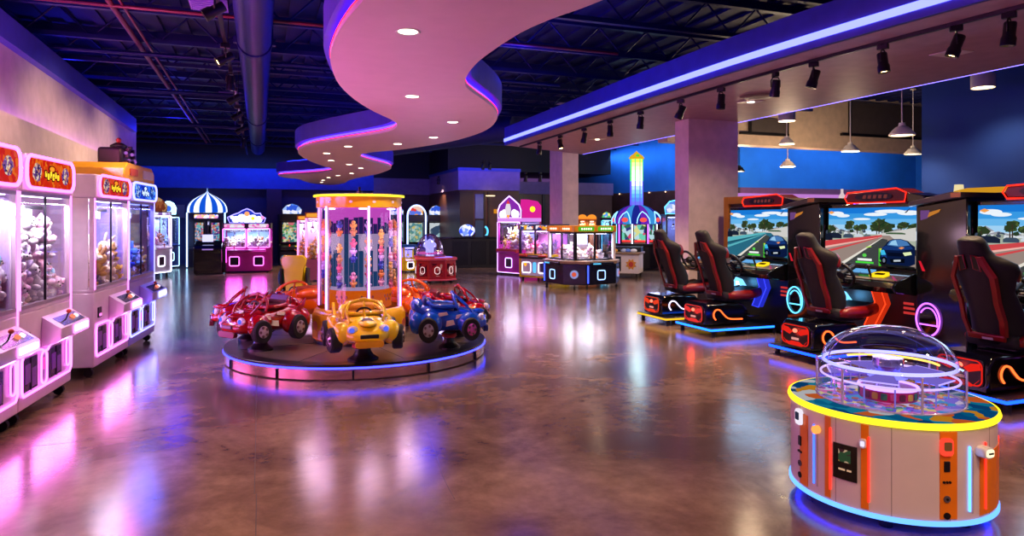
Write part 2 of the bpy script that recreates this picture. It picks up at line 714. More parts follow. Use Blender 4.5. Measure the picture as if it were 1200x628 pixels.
# ---------------------------------------------------------------- curved ceiling panel
HC = 2.75
PIX = [(426, 0), (410.6, 17.5), (394.8, 42), (387, 65), (389.5, 82), (398, 100), (416, 117), (438.6, 131), (458, 140), (465.5, 147), (458, 153),
       (435, 158), (400, 163.5), (368.5, 169), (354.5, 173), (349, 178), (355, 184.5), (368.5, 191), (382.5, 196), (390, 198.6), (384, 201), (362, 203.2),
       (340, 204.6), (326, 206), (335, 208.4), (350, 210), (357, 212.6), (368, 215.2), (388, 216.8), (402, 215.0), (410, 211), (424, 207.6), (440, 204.6), (454, 199.9), (458.5, 197), (456, 194.2),
       (444, 191), (430, 187.4), (422, 184.2), (424, 181.2), (436, 178.5), (457.6, 176.6), (484, 173.4), (526, 166.4), (557.7, 157.6), (575, 149),
       (583, 138), (580.4, 129.6), (571.7, 121), (554, 108.6), (545.4, 99.8), (547, 89), (557.7, 75), (575, 61), (610, 38.5), (645, 22.8), (680, 10.5), (706.5, 0),
       (760, -22), (830, -60), (820, -110), (700, -150), (560, -130), (470, -65)]
WAVE = catmull([ground(px, py, HC) for px, py in PIX], 3)
area2 = sum(WAVE[i][0] * WAVE[(i + 1) % len(WAVE)][1] - WAVE[(i + 1) % len(WAVE)][0] * WAVE[i][1] for i in range(len(WAVE)))
if area2 < 0:
    WAVE = WAVE[::-1]


def offset(P, d):
    out = []
    n = len(P)
    for i in range(n):
        t = Vector(P[(i + 1) % n]) - Vector(P[i - 1])
        t.normalize()
        out.append((P[i][0] + t.y * d, P[i][1] - t.x * d))
    return out


mb = MB(pm('wave_white', (236, 206, 222), .5, noise=.02))
mb.prism(WAVE, 'z', HC, HC + .04)
mb.m(pm('wave_fascia', (70, 56, 190), .45))  # blue light falling on the fascia is put into its colour
mb.prism(offset(WAVE, .05), 'z', HC + .1, HC + .36)
mb.prism(offset(WAVE, -.12), 'z', HC + .04, HC + .1)
struct(mb, 'ceiling_wave', 'curvy white dropped ceiling panel with blue edge')
mb = MB(em('wave_red', (255, 50, 60), 2.6))
mb.tube([(x, y, HC + .045) for x, y in offset(WAVE, .0)], .006, 5, closed=True)
mb.m(em('wave_blue', (60, 40, 255), 9))
mb.tube([(x, y, HC + .085) for x, y in offset(WAVE, -.05)], .014, 5, closed=True)
struct(mb, 'trim_22', 'red and blue light rope in the edge of the curvy panel')
mb = MB(em('plenum_blue', (30, 40, 255), 7))
mb.tube([(x, y, HC + .40) for x, y in offset(WAVE, -.25)], .02, 5, closed=True)
struct(mb, 'trim_23', 'blue light rope on top of the curvy panel')

# recessed downlights of the curvy panel
DL = [(478, 37), (483, 113), (530.5, 143), (508, 161), (466, 168.5), (408, 171.5), (383, 179.5), (388, 188), (409, 192.5), (423, 197), (412, 203), (396, 205.5), (385, 208), (378.5, 211), (377, 213.6)]
WARM = em('warm_lens', (255, 238, 205), 14)
proto = None
for i, (px, py) in enumerate(DL):
    x, y = ground(px, py, HC)
    lab = '%s round recessed downlight from the front of the curvy ceiling panel' % ORD[i]
    if proto is None:
        proto = thing('downlight', lab, 'downlight', (x, y, HC), 0, 'downlights in the curvy panel')
        b = MB(WHITE)
        b.lathe([(.062, -.001), (.078, -.006), (.086, -.001)], 24)
        b.build('trim_ring', proto)
        b = MB(WARM)
        b.lathe([(0, -.004), (.045, -.004), (.063, -.002)], 20)
        b.build('lens', proto)
    else:
        dup(proto, (x, y, HC), (0, 0, 0), lab)
    light('SPOT', (x, y, HC - .03), 165, (255, 214, 160), (x, y, 0), .07, angle=110, blend=.8, name='downlight_lamp')

# duct
mb = MB(pm('duct_blue_grey', (42, 50, 112), .4, .4))
prof = []
DX, DZ, DR = -.07, 3.85, .2
secs = []
yy = 1.0
while yy < 24:
    for dr in (0, .012):
        secs.append([(DX + (DR + dr) * math.cos(2 * PI * i / 20), yy, DZ + (DR + dr) * math.sin(2 * PI * i / 20)) for i in range(20)])
        yy += .06
mb.loft(secs)
dt = thing('air_duct', 'round spiral air duct running along the ceiling', 'duct', (0, 0, 0))
mb.build('pipe', dt)
for y in (9.6, 16.5, 21):
    b = MB(NAVYS)
    b.box(DX - .26, DX + .26, y - .05, y + .05, DZ - .04, DZ + .04)
    b.cyl((DX, y - .06, DZ), (DX, y + .06, DZ), .225, seg=20)
    for sx in (-1, 1):
        b.box(DX + sx * .22 - .01, DX + sx * .22 + .01, y - .01, y + .01, DZ, 4.56)
    b.build('coupling', dt)
# pipes and conduits
RUST = pm('red_pipe', (104, 26, 52), .4)
for (nm, lab, mt, pts, r) in (
        ('sprinkler_pipe', 'thick red sprinkler pipe running along the left of the dark ceiling', RUST, [(-1.62, 2, 4.0), (-1.62, 24, 4.0)], .035),
        ('conduit_pipe', 'thin red conduit beside the thick red ceiling pipe', RUST, [(-1.5, 2, 4.0), (-1.5, 24, 4.0)], .018),
        ('cross_pipe', 'nearest red cross pipe under the ceiling joists', RUST, [(-5, 9.0, 3.98), (5, 9.0, 3.98)], .022),
        ('cross_pipe', 'second dark cross pipe under the ceiling joists', NAVYS, [(-5, 11.1, 3.9), (5, 11.1, 3.9)], .03),
        ('cross_pipe', 'third dark cross pipe under the ceiling joists', NAVYS, [(-5, 14.2, 3.9), (6, 14.2, 3.9)], .04),
        ('cross_pipe', 'farthest dark cross pipe under the ceiling joists', NAVYS, [(-6, 18.2, 3.8), (6, 18.2, 3.8)], .05)):
    solo(MB(mt).cyl(pts[0], pts[1], r, seg=10), nm, lab, 'pipe')
bl = MB(pm('big_duct', (24, 40, 110), .5, .3))
bl.cyl((3.6, 20.5, 3.75), (6.2, 16.4, 3.9), .33, seg=20)
solo(bl, 'branch_duct', 'fat dark blue duct slanting behind the end of the soffit', 'duct')
for i, (x, y) in enumerate(((-.55, 8.5), (-.55, 14.4), (-.62, 19.5))):
    b = MB(pm('diffuser_lilac', (120, 104, 190), .5))
    b.box(x - .2, x + .2, y - .2, y + .2, 3.94, 3.97)
    b.cyl((x, y, 3.97), (x, y, 4.56), .012, seg=6)
    for j in range(5):
        b.box(x - .18, x + .18, y - .17 + j * .075, y - .14 + j * .075, 3.925, 3.945)
    solo(b, 'air_diffuser', '%s square lilac air vent beside the spiral duct' % ORD[i], 'vent', group='ceiling vents by the duct')


# ---------------------------------------------------------------- track lights
def spot_thing(name, lab, loc, tilt, yaw, lit, group, power=130):
    t = thing(name, lab, 'track light', loc, yaw, group)
    b = MB(BLACK)
    b.box(-.025, .025, -.05, .05, -.05, 0, .006)
    b.build('track_adapter', t)
    b = MB(BLACK)
    b.tube([(-.052, 0, -.165), (-.052, 0, -.09), (-.03, 0, -.055), (.03, 0, -.055), (.052, 0, -.09), (.052, 0, -.165)], .007, 6)
    b.build('yoke', t)
    R = Matrix.Translation((0, 0, -.17)) @ Matrix.Rotation(tilt, 4, 'X')
    b = MB(BLACK).tf(R)
    b.lathe([(0, .09), (.04, .09), (.046, .08), (.046, -.02), (.055, -.04), (.055, -.1), (.047, -.1), (.04, -.08)], 18)
    b.build('can', t)
    b = MB(em('spot_lens', (255, 205, 130), 22) if lit else pm('lens_dim', (150, 130, 120), .15)).tf(R)
    b.lathe([(0, -.084), (.041, -.084)], 18)
    b.build('lens', t)
    if lit:
        d = R.to_3x3() @ Vector((0, 0, -1))
        d.rotate(Matrix.Rotation(yaw, 3, 'Z'))
        p = Vector(loc) + (Matrix.Rotation(yaw, 3, 'Z') @ (R @ Vector((0, 0, -.11))))
        light('SPOT', p, power, (255, 212, 168), p + d, .04, angle=95, blend=.7, name='track_lamp')
    return t


mb = MB(BLACK)
rail = [(x + .35, y) for x, y in outer]
mb.prism([(x - .017, y) for x, y in rail] + [(x + .017, y) for x, y in reversed(rail)], 'z', 3.165, 3.2)
solo(mb, 'track_rail', 'long black track rail under the purple-lit soffit', 'track rail')
RS = [(1181, 14, 1), (1120, 32, 1), (1034, 50, 2), (954, 75, 1), (908, 90, 1), (846, 105, 2), (798, 120, 1), (751, 132, 2), (715, 141, 1), (684, 150, 0), (656, 160, 1), (632, 168, 2)]
for i, (px, py, lit) in enumerate(RS):
    # distance along the rail that shows at this column
    t = (px - 600) / 800
    best = min(((abs((x * CT - y * ST) / (x * ST + y * CT) - t), x, y) for k in range(len(rail) - 1) for s_ in range(8)
                for x, y in [tuple(Vector(rail[k]).lerp(Vector(rail[k + 1]), s_ / 8))]))
    spot_thing('track_spotlight', '%s black track spotlight along the rail under the purple-lit soffit' % ORD[i], (best[1], best[2], 3.165),
               [.1, .35, -.12, .3, .3, .08, .45, .15, 0, .2, -.3, .2][i], TH * (i != 4) + [0, .4, 0, .3, -.3, 0, .2, 0, 0, .3, 0, 0][i], lit > 0, 'spotlights under the soffit', 125)
mb = MB(BLACK)
LT = [(-.36, 3.2), (-.36, 22)]
mb.box(-.385, -.345, 3.2, 22, 3.46, 3.5)
for y in (5, 9, 13, 17, 21):
    mb.cyl((-.365, y, 3.5), (-.365, y, 4.45), .006, seg=5)
solo(mb, 'track_rail', 'long black track rail hanging beside the spiral duct', 'track rail')
for i, (y, lit) in enumerate(((4.9, 0), (6.35, 1), (8.2, 1), (9.6, 0), (10.9, 1), (12.6, 1), (14.6, 1), (17, 0))):
    spot_thing('track_spotlight', '%s black track spotlight on the rail beside the spiral duct' % ORD[i], (-.365, y, 3.46), [.1, 1.0, 1.0, .1, 1.0, .9, 1.0, .1][i], [.1, PI / 2, PI / 2 + .2, .1, PI / 2, PI / 2, PI / 2, .1][i], lit, 'spotlights by the duct', 200)
# small spots on the far soffit end
for i, (px, py, z_, lit) in enumerate(((566, 196, 21, 1), (511, 214, 24, 1), (574, 196, 21, 0), (616, 210, 20, 0), (633, 210, 20, 0))):
    x, y = depth(px, z_)
    h = EYE + (HOR - py) * z_ / 800
    spot_thing('ceiling_spotlight', '%s small far spotlight by the lavender bulkhead, counted from the front' % ORD[i], (x, y - .35 if y > 21 else y, h + .2), .3, 0, lit, 'far spotlights')

# recessed fittings in the soffit
for i, (px, py) in enumerate(((1115, 62), (880, 119), (700, 163))):
    x, y = ground(px, py, 3.2)
    t = thing('soffit_downlight', '%s recessed square light in the purple-lit soffit' % ORD[i], 'downlight', (x, y, 3.2), 0, 'lights in the soffit')
    b = MB(WHITE)
    b.box(-.14, .14, -.14, .14, -.008, 0, .003)
    b.build('trim_plate', t)
    b = MB(WARM)
    b.lathe([(0, -.01), (.05, -.01)], 16)
    b.build('lens', t)
    light('SPOT', (x, y, 3.17), 170, (255, 218, 175), (x, y, 0), .05, angle=150, blend=.8, name='soffit_lamp')
x, y = ground(955, 95, 3.2)
b = MB(pm('grille_mauve', (110, 80, 96), .5))
b.lathe([(0, -.012), (.1, -.02), (.22, -.012), (.25, 0)], 24)
solo(b, 'air_diffuser', 'round mauve air vent in the soffit underside', 'vent', (6.4, 7.6, 3.2))


# pendants of the right bay
def pendant(lab, px, py, w, dia, kind, top=4.58, dark=False, glow=True, power=130):
    z_ = dia * 800 / w
    x, y = depth(px, z_)
    h = EYE + (HOR - py) * z_ / 800
    t = thing('pendant_lamp', lab, 'pendant lamp', (x, y, h), 0, 'pendant lamps in the right bay')
    r = dia / 2
    b = MB(BLACK if dark else pm('pendant_white', (244, 238, 230), .4))
    if kind == 'dome':
        b.lathe([(.02, r * 1.1), (.05, r * 1.08), (.06, r * .8), (.1, r * .72), (r * .75, r * .45), (r, .03), (r, 0), (r * .95, .0), (r * .72, r * .4), (.06, r * .66)], 28)
    else:
        b.lathe([(0, r * 1.25), (r * .97, r * 1.25), (r, r * 1.2), (r, 0), (r * .95, 0), (r * .94, r * 1.1)], 28)
    b.build('shade', t)
    b = MB(em('bulb_warm', (255, 225, 170), 9))
    b.lathe([(0, .035), (r * .6, .03), (r * .9, .02)], 24)
    b.build('diffuser', t)
    b = MB(DARK if dark else WHITE)
    b.cyl((0, 0, r * 1.1), (0, 0, top - h), .012, seg=8)
    b.lathe([(0, top - h - .03), (.06, top - h - .03), (.06, top - h)], 14)
    b.build('rod', t)
    if glow:
        light('POINT', (x, y, h - .1), power, (255, 222, 178), size=.2, name='pendant_light')
        return
    light('SPOT', (x, y, h - .02), 90, (255, 222, 178), (x, y, 0), r * .5, angle=130, blend=.7, name='pendant_light')


pendant('white drum pendant in front of the deep blue wall', 1152, 103, 25, .33, 'drum', glow=False)
pendant('white dome pendant on a rod beside the deep blue wall', 1057, 159, 28, .42, 'dome', glow=False)
pendant('white drum pendant just under the soffit edge beside the wide column', 922, 142, 19, .30, 'drum', power=25)
pendant('white dome pendant below the dark bulkhead recesses', 996.5, 177.5, 19.5, .36, 'dome')
pendant('small white dome pendant against the bright blue wall', 923, 195.5, 17, .36, 'dome')
pendant('black dome pendant beside the wide pale column', 866, 201, 13, .3, 'dome', dark=True)
pendant('white dome pendant half hidden at the edge of the deep blue wall', 1070, 181, 19, .38, 'dome', glow=False)
pendant('white dome pendant against the beige bulkhead', 922, 169, 17, .30, 'dome', power=60)
# ================================================================== PLUSH TOYS
def plush_mesh(kind, mats):
    a, b2, eye = mats
    b = MB(a)
    b.sph((0, 0, .075), (.085, .075, .085), 12, 8)              # body
    b.sph((0, -.015, .185), (.075, .068, .066), 12, 8)           # head
    if kind == 'bunny':
        for sx in (-1, 1):
            b.sph((sx * .035, 0, .285), (.02, .016, .065), 8, 6, Matrix.Rotation(sx * .25, 3, 'Y'))
    elif kind == 'bear':
        for sx in (-1, 1):
            b.sph((sx * .055, 0, .24), (.028, .018, .028), 8, 6)
    else:
        for sx in (-1, 1):
            b.sph((sx * .06, -.01, .2), (.02, .03, .06), 8, 6)
    for sx in (-1, 1):
        b.sph((sx * .085, -.03, .1), (.026, .03, .05), 8, 6, Matrix.Rotation(sx * .6, 3, 'Y'))
        b.sph((sx * .05, -.075, .03), (.032, .05, .03), 8, 6)
    b.m(b2)
    b.sph((0, -.075, .17), (.032, .02, .024), 8, 6)
    b.sph((0, -.055, .07), (.055, .03, .055), 8, 6)
    b.m(eye)
    for sx in (-1, 1):
        b.sph((sx * .028, -.078, .2), .008, 6, 5)
    b.sph((0, -.094, .175), .008, 6, 5)
    return b


PCOL = {'pink': (250, 196, 218), 'white': (245, 236, 238), 'lilac': (214, 194, 240), 'cream': (242, 222, 196), 'blue': (150, 204, 236),
        'rose': (232, 120, 150), 'tan': (214, 166, 110), 'yellow': (236, 196, 96), 'brown': (150, 96, 60), 'grey': (170, 160, 176), 'navy': (60, 80, 190), 'orange': (236, 150, 70)}
_PL = {}


def plush(colour, kind, loc, rot, sc, label, group):
    k = (colour, kind)
    if k not in _PL:
        o = solo(plush_mesh(kind, (pm('plush_' + colour, PCOL[colour], .9, noise=.1, scale=30), pm('plush_pale', (250, 240, 235), .9), BLACK)),
                 'plush_toy', label, 'plush toy', loc, 0, group)
        _PL[k] = o
    else:
        o = _PL[k].copy()
        COL.objects.link(o)
        tag(o, label, 'plush toy', group)
    o.location = loc
    o.rotation_euler = rot
    o.scale = (sc, sc, sc)
    return o


def pile(mat, x0, x1, y0, y1, z0, nx, ny, layers, cols, where, sc=.85, step=.12, kinds=('bear', 'bunny', 'pup')):
    """heap of plush toys; mat places the machine's frame in the room"""
    for l in range(layers):
        for j in range(ny):
            for i in range(nx - (l > 1)):
                if l == layers - 1 and random.random() < .35:
                    continue
                fx = (i + .5 + random.uniform(-.12, .12) + (.5 if l > 1 else 0)) / nx
                fy = (j + .5 + random.uniform(-.1, .1)) / ny
                c = random.choice(cols)
                kd = random.choice(kinds)
                p = mat @ Vector((x0 + (x1 - x0) * fx, y0 + (y1 - y0) * fy, z0 + l * step))
                rz = mat.to_euler().z + random.uniform(-.9, .9)
                plush(c, kd, p, (random.uniform(-.5, .35), random.uniform(-.5, .5), rz), sc * random.uniform(.9, 1.1),
                      '%s plush toy in the pile %s' % (c, where), 'plush pile ' + where)


def frame(loc, rz):
    return Matrix.Translation(loc) @ Matrix.Rotation(rz, 4, 'Z')


LEDDOT = em('led_dots_pink', (255, 200, 255), 3)


def crane_big(label, loc, rz, w, H, mirror, marq, neon, body, inner, cols, where, z1=.84, z2=1.71, layers=5, nlay=1.0):
    g = 'claw machines along the left wall'
    t = thing('claw_machine', label, 'claw machine', (loc[0], loc[1], 0), rz, g)
    h, d = w / 2, .86
    mx = -1 if mirror else 1
    b = MB(body)
    b.box(-h + .004, h - .004, 0, d, .1, z1 - .03, .012)
    b.box(-h + .004, h - .004, .0, d, z1 - .03, z1, .006)
    b.box(-h + .004, -h + .02, .05, d, z1, z2)          # solid side skin low strip
    b.build('cabinet', t)
    b = MB(inner)
    b.box(-h + .02, h - .02, d - .04, d, z1, z2)
    b.m(pm('mirror_stripe', (170, 160, 205), .1, .7))
    for i in range(5):
        x = -h + .1 + i * (w - .2) / 4.4
        b.box(x, x + .07, d - .05, d - .04, z1, z2)
    b.build('back_panel', t)
    for sx in (-1, 1):
        for y in (.0, d - .04):
            b = MB(body)
            b.box(sx * (h - .022) - .02, sx * (h - .022) + .02, y, y + .04, z1, z2)
            p = b.build('corner_post', t)
            if y == 0:
                c = MB(neon)
                c.box(sx * (h - .02) - .006, sx * (h - .02) + .006, -.008, 0, z1 - .22 if sx == 1 else z1, z2)
                c.build('light_strip', p)
    b = MB(CLEAR)
    b.box(-h + .042, -.0, .015, .02, z1, z2)
    wd = b.build('sliding_window', t)
    c = MB(DARK)
    c.box(-.012, .0, .005, .02, z1, z2)
    c.build('window_rail', wd)
    b = MB(CLEAR)
    b.box(.0, h - .042, .024, .029, z1, z2)
    b.build('sliding_window', t)
    b = MB(CLEAR)
    b.box(h - .02, h - .015, .04, d - .05, z1, z2)
    b.build('side_window', t)
    b = MB(pm('alu_trim', (190, 180, 196), .3, .7))
    b.box(-h + .04, h - .04, -.004, .03, z1, z1 + .025)
    b.build('window_trim', t)
    b = MB(pm('alu_trim', (190, 180, 196), .3, .7))
    b.box(-h + .04, h - .04, -.004, .03, z2 - .025, z2)
    b.build('window_trim', t)
    # header with marquee
    b = MB(body)
    b.box(-h + .004, h - .004, -.02, d, z2, H, .015)
    hd = b.build('header', t)
    hc, hh = (z2 + H) / 2 + .01, (H - z2) * .72
    b = MB(marq)
    b.prism(rrect(0, hc, w * .86, hh, .07), 'y', -.032, -.02)
    mq = b.build('marquee', t)
    rnd = random.Random(int(w * 1000) + int(H * 100))
    for sx in (-1, 1):                      # printed figures at both ends of the art
        b = MB(art('marq_side_%s' % marq.name, [(96, 60, 130), (150, 90, 150), (60, 40, 90), (226, 150, 90), (240, 214, 190), (120, 80, 160)] if neon is PINKN else [(30, 60, 170), (90, 150, 250), (200, 225, 255), (20, 40, 130)], 34, .9))
        b.prism([(sx * (.29 + .085 * math.cos(q) * rnd.uniform(.8, 1.1)), hc + .072 * math.sin(q)) for q in [2 * PI * i / 12 for i in range(12)]], 'y', -.034, -.032)
        b.build('figure_print', mq)
    dk = em('marq_ink', (110, 24, 20), .8) if neon is PINKN else em('marq_ink_blue', (16, 40, 150), .8)
    yl = em('marq_yellow', (255, 214, 50), 1.3) if neon is PINKN else em('marq_white', (205, 225, 255), 1.4)
    b = MB(dk)
    for k in range(6):
        b.prism(rrect(-.125 + k * .05, hc - .012 + .008 * (-1) ** k, .05, .078 - .004 * abs(k - 2.5), .012), 'y', -.035, -.032)
    b.prism(circ(0, hc + .042, .07, .03, 12), 'y', -.0352, -.032)
    b.m(yl)
    for k in range(6):
        b.prism(rrect(-.125 + k * .05, hc - .012 + .008 * (-1) ** k, .034, .056 - .004 * abs(k - 2.5), .01), 'y', -.0372, -.0352)
        b.m(dk)
        b.prism(rrect(-.125 + k * .05 + .002, hc - .006 + .016 * (-1) ** (k // 2), .012, .016, .003), 'y', -.0378, -.0372)
        b.m(yl)
    b.m(em('marq_orange', (255, 150, 40), 1.2) if neon is PINKN else yl)
    b.prism(circ(0, hc + .042, .05, .02, 12), 'y', -.0365, -.0352)
    b.build('emblem', mq)
    b = MB(neon)
    b.tube([(x, -.036, z) for x, z in rrect(0, hc, w * .9, hh + .035, .085)], .012, 8, closed=True)
    b.build('neon_frame', mq)
    # control panel
    cx0, cx1 = (-.12, h - .03)
    b = MB(body)
    b.prism([(.0, .5), (-.1, .53), (-.14, .56), (-.14, .645), (-.03, .72), (0, .74)], 'x', cx0, cx1, .008)
    cp = b.build('control_panel', t)
    sl = lambda u, off: (-.14 + .11 * u - off * .56, .645 + .075 * u + off * .83)
    b = MB(pm('panel_grey', (120, 116, 130), .2, .5))
    q0, q1 = sl(.1, .003), sl(.9, .003)
    b.prism([(q0[0], q0[1]), (q1[0], q1[1]), (q1[0] + .01, q1[1] - .01), (q0[0] + .01, q0[1] - .01)], 'x', cx0 + .1, cx1 - .05)
    b.build('panel_plate', cp)
    jy, jz = sl(.5, 0)
    b = MB(DARK)
    b.cyl((.14, jy, jz), (.14, jy - .02, jz + .06), .006, seg=8)
    b.m(pm('joy_red', (190, 60, 40), .3))
    b.sph((.14, jy - .022, jz + .068), .018, 10, 8)
    b.build('joystick', cp)
    for k, bx in enumerate((.28, .36)):
        b = MB(em('button_glow_%d' % k, ((255, 120, 90), (255, 230, 250))[k], 1.4))
        b.cyl((bx, jy, jz), (bx, jy - .012, jz + .017), .02, seg=14)
        b.build('push_button', cp)
    b = MB(WHITEN)
    b.prism(rrect((cx1 + .13) / 2, .602, cx1 - .19, .045, .012), 'y', -.15, -.139)
    b.m(neon)
    b.tube([(x, -.146, z) for x, z in rrect((cx1 + .13) / 2, .602, cx1 - .16, .075, .02)], .006, 6, closed=True)
    b.build('light_sign', cp)
    # neon line around the lower front
    b = MB(neon)
    pts = [(-h + .06, .2), (-h + .03, .24), (-h + .03, .46), (-h + .06, .5), (-.2, .5), (-.13, .49), (-.1, .47), (-.02, .47), (.02, .5), (.1, .5)]
    b.tube([(x, -.012, z) for x, z in pts], .009, 6)
    pts = [(-h + .06, .2), (h - .08, .2), (h - .04, .24), (h - .04, .5)]
    b.tube([(x, -.012, z) for x, z in pts], .009, 6)
    b.build('neon_outline', t)
    DOORM = pm('smoked_door', (70, 40, 96), .15, coat=.4)
    for k, (x0, x1, za, zb) in enumerate(((-h + .06, -.22, .225, .475), (.03, .27, .23, .47))):
        b = MB(DOORM)
        b.box(x0, x1, -.012, .0, za, zb, .004)
        b.m(pm('door_inner', (150, 90, 190), .4))
        b.box(x0 + .03, (x0 + x1) / 2 - .012, -.016, -.012, za + .06, zb - .05)
        b.box((x0 + x1) / 2 + .012, x1 - .03, -.016, -.012, za + .02, zb - .09)
        b.m(DARK)
        b.box((x0 + x1) / 2 - .006, (x0 + x1) / 2 + .006, -.018, -.012, za, zb)
        dr = b.build('prize_door', t)
    b = MB(neon)
    b.tube([(x, -.014, z) for x, z in rrect(-.1, .345, .11, .25, .05)], .008, 6, closed=True)
    oc = b.build('coin_door_ring', t)
    b = MB(DOORM)
    b.prism(rrect(-.1, .345, .09, .23, .04), 'y', -.008, 0)
    b.m(em('coin_pink', (255, 60, 160), 1.5))
    b.box(-.115, -.085, -.012, -.008, .33, .42)
    b.build('coin_door', t)
    b = MB(neon)
    b.tube([(x, -.014, z) for x, z in rrect(h - .12, .37, .085, .23, .04)], .007, 6, closed=True)
    b.build('ticket_slot_ring', t)
    b = MB(DOORM)
    b.prism(rrect(h - .12, .37, .07, .21, .03), 'y', -.008, 0)
    b.build('ticket_slot', t)
    b = MB(DARK)
    b.box(-h + .1, -h + .19, -.012, 0, .56, .66, .004)
    b.m(em('bill_slot_pink', (255, 120, 230), 2))
    b.box(-h + .12, -h + .17, -.016, -.012, .575, .6)
    b.build('bill_slot', t)
    for k in range(6):
        pass
    for sx in (-1, 1):
        for y in (.07, d - .07):
            b = MB(DARK)
            b.box(sx * (h - .08) - .03, sx * (h - .08) + .03, y - .03, y + .03, .075, .1)
            b.m(RUBBER)
            b.cyl((sx * (h - .08) - .018, y, .04), (sx * (h - .08) + .018, y, .04), .04, seg=14)
            b.build('caster', t)
    # interior
    b = MB(em('case_lamp_' + neon.name, (255, 240, 255) if neon is PINKN else (120, 140, 255), 5))
    b.box(-h + .08, h - .08, .05, .09, z2 - .03, z2 - .01)
    b.box(-h + .08, h - .08, d - .14, d - .1, z2 - .03, z2 - .01)
    b.build('case_lamp', t)
    b = MB(DARK)
    for y in (.2, .62):
        b.box(-h + .05, h - .05, y, y + .02, z2 - .12, z2 - .09)
    b.m(WHITEG)
    b.box(-.12, .16, .16, .7, z2 - .2, z2 - .12, .01)
    b.build('claw_gantry', t)
    b = MB(CHROME)
    b.cyl((.02, .4, z2 - .2), (.02, .4, z2 - .3), .012, seg=8)
    b.cyl((.02, .4, z2 - .3), (.02, .4, z2 - .34), .04, seg=12)
    for a in range(3):
        A = a * 2.094
        ca, sa = math.cos(A), math.sin(A)
        b.tube([(.02 + .03 * ca, .4 + .03 * sa, z2 - .34), (.02 + .1 * ca, .4 + .1 * sa, z2 - .38), (.02 + .09 * ca, .4 + .09 * sa, z2 - .45), (.02 + .03 * ca, .4 + .03 * sa, z2 - .48)], .007, 6)
    b.build('claw', t)
    M = frame((loc[0], loc[1], 0), rz)
    pile(M, -h + .06, h - .06, .06, d - .2, z1 - .0, 6, 3, layers, cols, where)
    light('AREA', M @ Vector((0, .06, z2 - .06)), 23 * nlay, (255, 240, 250) if neon is PINKN else (120, 130, 255), M @ Vector((0, .42, .9)), w * .85, .1, name='claw_case_light')
    light('AREA', M @ Vector((0, -.08, hc)), 9, (255, 130, 240) if neon is PINKN else (90, 100, 255), M @ Vector((0, -1, hc - .35)), w * .8, .2, name='marquee_glow')
    light('AREA', M @ Vector((0, -.05, .34)), 9, (255, 130, 240) if neon is PINKN else (90, 100, 255), M @ Vector((0, -1, .34)), w * .8, .3, name='neon_glow')
    return t


MQ1 = art('marquee_orange', [(214, 40, 20), (226, 70, 20), (236, 96, 24), (220, 50, 20), (240, 120, 30), (206, 36, 24)], 18, .9)
MQ2 = art('marquee_red', [(210, 36, 36), (228, 70, 34), (238, 110, 40), (216, 44, 50), (230, 84, 60)], 18, .9)
MQ3 = art('marquee_blue', [(20, 60, 220), (60, 130, 250), (30, 40, 160), (120, 190, 255), (20, 80, 240)], 24, 1.1)
PINKB = pm('pearl_pink_body', (232, 206, 222), .28, coat=.3)
VIOB = pm('violet_lit_body', (176, 160, 226), .28, coat=.3)  # violet cast of the lighting is put into the body colour
INN = pm('pale_lining', (216, 210, 236), .4)
INNB = pm('blue_lining', (40, 60, 170), .4)
PAST = ['pink', 'pink', 'white', 'white', 'white', 'lilac', 'cream', 'pink', 'lilac', 'white', 'blue']
WARMP = ['tan', 'yellow', 'cream', 'tan', 'white', 'brown', 'lilac', 'grey']
R85 = math.radians(85)
R84 = math.radians(84)
crane_big('pink neon claw machine cut off by the left edge, full of pastel plush', (-1.693, 5.35), R85, 1.07, 2.03, True, MQ2, PINKN, PINKB, INN, PAST, 'in the claw machine at the left edge')
crane_big('pink neon claw machine with orange marquee and pile of pink and white plush', (-1.60, 6.415), R85, 1.07, 2.0, False, MQ1, PINKN, PINKB, INN, PAST, 'in the claw machine with the orange marquee')
crane_big('pink neon claw machine with red marquee and tan plush, beside the blue-lit one', (-1.4225, 7.987), R84, 1.1, 1.94, False, MQ2, PINKN, PINKB, INN, WARMP, 'in the claw machine with the red marquee', layers=3)
crane_big('blue-lit claw machine with blue marquee at the end of the left row', (-1.3075, 9.08), R84, 1.1, 1.93, False, MQ3, em('neon_blue_white', (150, 150, 255), 3), VIOB, INNB, ['navy', 'lilac', 'yellow', 'blue', 'brown'], 'in the blue-lit claw machine', layers=2)

# yellow display on top of the last claw machines
t = thing('topper_display', 'yellow box display with a dark gear machine on top of the blue-lit claw machine', 'display', (-1.58, 9.15, 1.945), R84)
b = MB(pm('topper_yellow', (250, 180, 40), .35))
b.prism([(-.62, 0), (.62, 0), (.62, .13), (.5, .2), (-.5, .2), (-.62, .13)], 'y', -.25, .3, .015)
b.build('box', t)
b = MB(pm('topper_label', (246, 214, 190), .4))
b.prism(rrect(.3, .1, .45, .1, .02), 'y', -.262, -.25)
b.m(pm('topper_orange', (220, 90, 40), .4))
b.prism(rrect(-.3, .1, .3, .08, .02), 'y', -.262, -.25)
b.build('label_plate', t)
b = MB(pm('topper_dark', (40, 22, 34), .35))
b.box(-.18, .32, -.1, .16, .2, .4, .03)
b.lathe([(0, .4), (.09, .4), (.09, .44), (.04, .47), (0, .47)], 14, (.05, 0, 0))
for k in range(8):
    a = k * PI / 4
    b.box(.07 + .13 * math.cos(a) - .025, .07 + .13 * math.cos(a) + .025, -.14, -.1, .31 + .1 * math.sin(a) - .02, .31 + .1 * math.sin(a) + .02)
b.m(em('topper_purple', (190, 110, 220), .8))
for k in range(4):
    b.sph((-.1 + k * .12, -.12, .3 + .04 * (-1) ** k), .02, 8, 6)
b.m(pm('joy_red', (190, 60, 40), .3))
b.sph((.05, 0, .5), .03, 10, 8)
